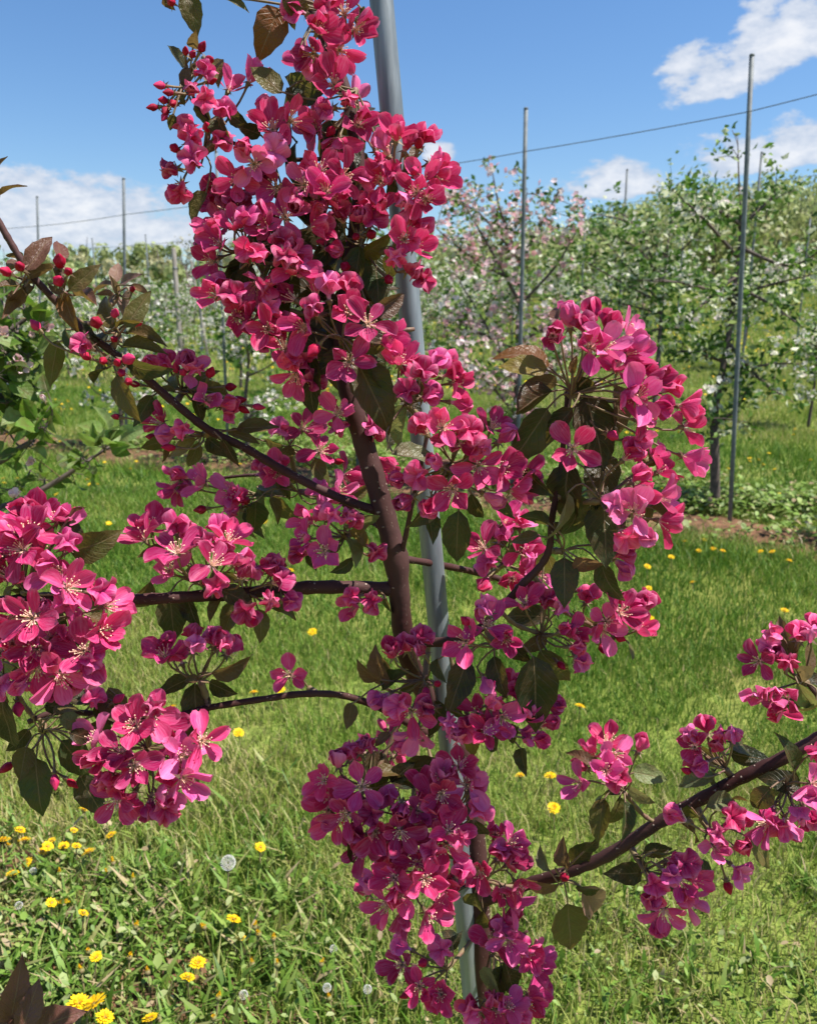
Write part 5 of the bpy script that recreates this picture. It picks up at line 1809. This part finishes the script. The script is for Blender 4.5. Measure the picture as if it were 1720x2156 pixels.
for (u, v, nl, L) in ((10, 620, 6, .06), (50, 640, 6, .06), (-10, 680, 6, .065), (35, 700, 7, .065), (80, 690, 5, .055), (10, 740, 7, .065), (60, 750, 7, .06), (100, 740, 4, .05), (-5, 790, 6, .065),
                      (40, 800, 6, .065), (85, 820, 6, .06), (15, 850, 6, .06), (60, 870, 7, .065), (90, 900, 5, .06), (20, 910, 5, .055), (110, 850, 4, .055), (60, 940, 5, .045), (95, 1010, 5, .04),
                      (65, 990, 3, .04), (150, 995, 5, .045), (175, 965, 5, .04), (220, 945, 10, .055), (235, 925, 6, .055), (195, 990, 3, .05), (20, 1030, 4, .045), (-20, 570, 6, .06), (5, 1085, 3, .045)):
    nspur(P(u, v, DN + random.uniform(-.12, .12)), nl + 2, L * 1.15, 0.6, 0.9 if u > 200 else 0.2)
for (u, v) in ((8, 705), (70, 712), (45, 757), (52, 770), (22, 768), (95, 845), (62, 862), (30, 1046), (-15, 735), (70, 970), (100, 690), (15, 655), (60, 905)):
    c = P(u, v, DN - 0.10)
    br = Vector(min(NB, key=lambda e: (e - c).length))
    ax = Vector((random.gauss(.2, .4), random.gauss(-.8, .3), random.gauss(.5, .4)))
    blossom(nt, nfoot, c, ax, br, 0.019, random.choice('pph'), WPETALS, [(0.84, 0.70, 0.70), (0.84, 0.80, 0.76), (0.82, 0.58, 0.60)])

# ------------------------------------------------------------------ dandelions
YEL = np.array([(0.86, 0.56, 0.008), (0.90, 0.64, 0.02), (0.82, 0.44, 0.006)])


def head_mesh(seed, n, layers, flat):
    """ray florets in whorls, diameter 2"""
    rs = random.Random(seed)
    V, f4, col = [], [], []
    for ly in range(layers):
        r = 1.0 - 0.26 * ly
        for k in range(n):
            a = 2 * math.pi * (k + 0.5 * ly) / n + rs.uniform(-.08, .08)
            w_ = 0.9 * math.pi / n
            rr = r * rs.uniform(0.85, 1.05)
            z1 = 0.10 + 0.16 * ly + flat * rs.uniform(-0.1, 0.15)
            c, s = math.cos(a), math.sin(a)
            i = len(V)
            z0 = 0.02 + 0.06 * ly
            V += [(c * 0.05, s * 0.05, z0), (rr * 0.8 * math.cos(a - w_), rr * 0.8 * math.sin(a - w_), z1 * 0.9), (rr * c, rr * s, z1), (rr * 0.8 * math.cos(a + w_), rr * 0.8 * math.sin(a + w_), z1 * 0.9)]
            f4.append((i, i + 1, i + 2, i + 3))
            col += [tuple(YEL[min(2, ly)] * rs.uniform(0.9, 1.1))] * 4
    return soup('flower_head', V, None, f4, np.array(col))


HEADS = [head_mesh(i, 18, 3, 0.6) for i in range(3)]
FARHEADS = [head_mesh(10 + i, 10, 2, 0.8) for i in range(2)]
mbp = MB()
puffV, pufff, puffc = [], [], []
for i in range(170):
    z = 1 - 2 * (i + 0.5) / 170
    a = i * 2.39996
    d = Vector((math.cos(a) * math.sqrt(1 - z * z), math.sin(a) * math.sqrt(1 - z * z), z))
    e = d.orthogonal().normalized()
    g = d.cross(e)
    k = len(puffV)
    puffV += [tuple(d * 0.25 - e * 0.012), tuple(d * 0.25 + e * 0.012), tuple(d * 0.9)]
    pufff.append((k, k + 1, k + 2))
    puffc += [(0.55, 0.52, 0.46)] * 3
    for j in range(4):
        b = math.pi / 4 * j
        ee = e * math.cos(b) + g * math.sin(b)
        k = len(puffV)
        puffV += [tuple(d * 0.9), tuple(d * 1.02 + ee * 0.11), tuple(d * 1.02 - ee * 0.11)]
        pufff.append((k, k + 1, k + 2))
        puffc += [(0.88, 0.86, 0.82)] * 3
PUFF = soup('seed_head', puffV, pufff, None, np.array(puffc))
PUFF.materials.append(M_DAND)
for me in HEADS + FARHEADS:
    me.materials.append(M_DAND)
M_DSTEM = solid('dandelion_stem', (0.16, 0.19, 0.05), 0.6, var=(0.20, 0.13, 0.07), scale=80)


def stem_mesh(h, lean):
    mb = MB()
    mb.tube([(lean * -1.0, 0, -0.01), (lean * -0.45, 0, h * 0.5), (0, 0, h)], [0.0022, 0.0019, 0.0017], 5)
    mb.tube([(0, 0, h - 0.006), (0, 0, h - 0.001), (0, 0, h + 0.004)], [0.003, 0.006, 0.005], 6)
    return mb.mesh('stem')


STEMS = {}
NEARD = 'dandelions in bloom in the turf'
n_d = 0


def dandelion(u, v, h=None, rad=0.019, tilt=None, label=None, group=None, puff=False, closed=False, far=False):
    """flower head seen at pixel (u, v), standing h above the turf below it"""
    global n_d
    if h is None:
        h = random.choice((0.05, 0.07, 0.09))
    d = px_dir(u, v)
    g = ground_at(u, v)
    tt = (g - CAM).dot(FWD)
    tt = tt * (CAM.z - g.z - h) / max(0.05, (CAM.z - g.z))
    hd = CAM + d * tt
    b = Vector((hd.x, hd.y, float(gz(hd.x, hd.y))))
    o = obj('dandelion', None)
    o.location = b
    o.rotation_euler.z = random.uniform(0, 6.28)
    if not label:
        k_ = b.dot(ROWN)
        label = ('open yellow dandelion in the weedy turf below the hanging blossom' if b.y < 2.1 and b.x < -0.1 else 'open yellow dandelion in dry turf near the foot of the steel pipe' if b.y < 2.1 else
                 'open yellow dandelion in the mown lane before the soil strip' if k_ < 4.7 else 'open yellow dandelion along the soil strip under the stakes' if k_ < 6.0 else 'open yellow dandelion in the far lane behind the soil strip')
        group = NEARD
    tag(o, label, 'dandelion', group)
    key = round(h, 2)
    if key not in STEMS:
        STEMS[key] = stem_mesh(key, 0.015)
        STEMS[key].materials.append(M_DSTEM)
    obj('stem', STEMS[key], None, o)
    rx, ry = (R(random.uniform(-28, 28)), R(random.uniform(-28, 28))) if tilt is None else tilt
    m = Matrix.Translation((0, 0, key + (rad * 0.9 if puff else 0.002))) @ Matrix.Rotation(rx, 4, 'X') @ Matrix.Rotation(ry, 4, 'Y')
    if closed:
        m = m @ Matrix.Diagonal((rad * 0.5, rad * 0.5, rad * 2.6, 1))
    else:
        m = m @ Matrix.Diagonal((rad, rad, rad, 1))
    obj('seed_head' if puff else 'flower_head', PUFF if puff else random.choice(FARHEADS if far else HEADS), None, o, None, m)
    n_d += 1


for (x, y) in ((385, 125), (95, 228), (340, 230), (510, 238), (20, 268), (115, 272), (240, 275), (222, 300), (295, 293), (352, 292), (195, 327), (410, 330), (130, 372), (62, 430),
               (238, 560), (295, 553), (382, 593), (1190, 302), (1068, 625), (1108, 720), (442, 795), (905, 823), (860, 905), (690, 1090), (480, 1075)):
    dandelion(*px(8, x, y), rad=random.uniform(0.012, 0.018))
dandelion(*px(8, 362, 1012), 0.07, 0.022, (0.1, 0.1), 'broad yellow dandelion pressed against a brighter one in bare soil', 'pair of dandelions in the bare soil')
dandelion(*px(8, 435, 1020), 0.08, 0.026, (R(25), R(10)), 'largest bright dandelion head, twin of the one beside it, in weeds', 'pair of dandelions in the bare soil')
for (x, y) in ((492, 412), (610, 440), (520, 370), (622, 658), (935, 670), (1185, 705), (1165, 660), (405, 770), (1155, 828), (1270, 838), (1468, 825), (678, 880), (375, 855), (1000, 985), (978, 1070), (1505, 990), (1250, 710), (50, 290), (275, 415), (595, 795)):
    dandelion(*px(8, x, y), rad=random.uniform(0.009, 0.012), closed=True, label='half-closed orange dandelion bud in the grass', group='closing dandelions in the turf')
dandelion(*px(8, 1045, 385), 0.11, 0.016, (0, 0), 'white dandelion seed clock standing alone in the dry grass', None, puff=True)
for (x, y) in ((155, 418), (90, 570), (1115, 985), (1495, 950), (1680, 970), (1525, 775)):
    dandelion(*px(8, x, y), 0.05, 0.008, (0, 0), 'tiny white dandelion tuft low in the turf', 'white dandelion tufts', puff=True)
for (u, v) in ((658, 1335), (503, 1548), (535, 1460), (590, 1455), (365, 1495), (1095, 1640), (1158, 1640), (1165, 1708), (1220, 1495), (1365, 1243), (1368, 1302), (1362, 1195), (1412, 1178), (1457, 1230),
               (1650, 1290), (1597, 970), (38, 1013), (52, 1020), (190, 1022), (208, 1022), (230, 1105), (178, 1185), (1330, 1215), (1480, 1140), (1500, 1160), (1600, 1165), (1625, 1165), (1520, 1165), (1465, 1080), (1690, 1045),
               (1640, 1040), (1590, 950), (1700, 1050), (1560, 1030), (560, 1100), (550, 885), (612, 1205), (1350, 1075), (1545, 870), (1440, 1145), (1660, 1185), (1470, 1165), (185, 1015), (120, 1045)):
    dandelion(u, v, rad=random.uniform(0.017, 0.021), far=v < 1150)
for i in range(14):
    dandelion(random.gauss(125, 25), random.gauss(850, 9), 0.09, 0.020, far=True)
for i in range(110):
    u = random.uniform(0, 620) if random.random() < 0.55 else random.uniform(1300, 1720)
    v = random.choice((random.gauss(900, 30), random.gauss(985, 20), random.gauss(770, 25), random.gauss(800, 30)))
    if v > 1060 or v < 720:
        continue
    dandelion(u, v, random.choice((0.07, 0.09)), random.uniform(0.016, 0.022), far=True)
# the far field is yellow with them beyond counting
n = 3800
y = np.sqrt(rng.random(n) * (40 ** 2 - 9.5 ** 2) + 9.5 ** 2)
x = (rng.random(n) * 2 - 1) * 0.6 * y
keep = nz2d(x, y, 0.5, 2.0) + 0.3 * rng.normal(0, 1, n) > 0.05
x, y = x[keep], y[keep]
n = len(x)
b = np.stack([x, y, gz(x, y) + rng.uniform(0.06, 0.13, n)], -1)
s = rng.uniform(0.018, 0.026, n)[:, None]
tx = np.stack([np.ones(n), rng.normal(0, .2, n), rng.normal(0, .2, n)], -1)
ty = np.stack([rng.normal(0, .2, n), np.ones(n) * 0.8, np.ones(n) * 0.35], -1)
tz = np.array([0, 0, 1.0])
V = np.stack([b - tx * s, b - ty * s, b + tx * s, b + ty * s, b + tz * s * 0.5], 1).reshape(-1, 3)
o_ = np.arange(n)[:, None] * 5
f3 = np.concatenate([o_ + np.array([[i, (i + 1) % 4, 4]]) for i in range(4)])
tag(obj('dandelion_field', soup('dandelion_field', V, f3, None, np.repeat(YEL[rng.integers(0, 3, n)], 5, 0)), M_DAND), 'countless far dandelions yellowing the grass between the rows', 'dandelions', None, 'stuff')
print('DANDELIONS', n_d, 'OBJECTS', len(bpy.data.objects))
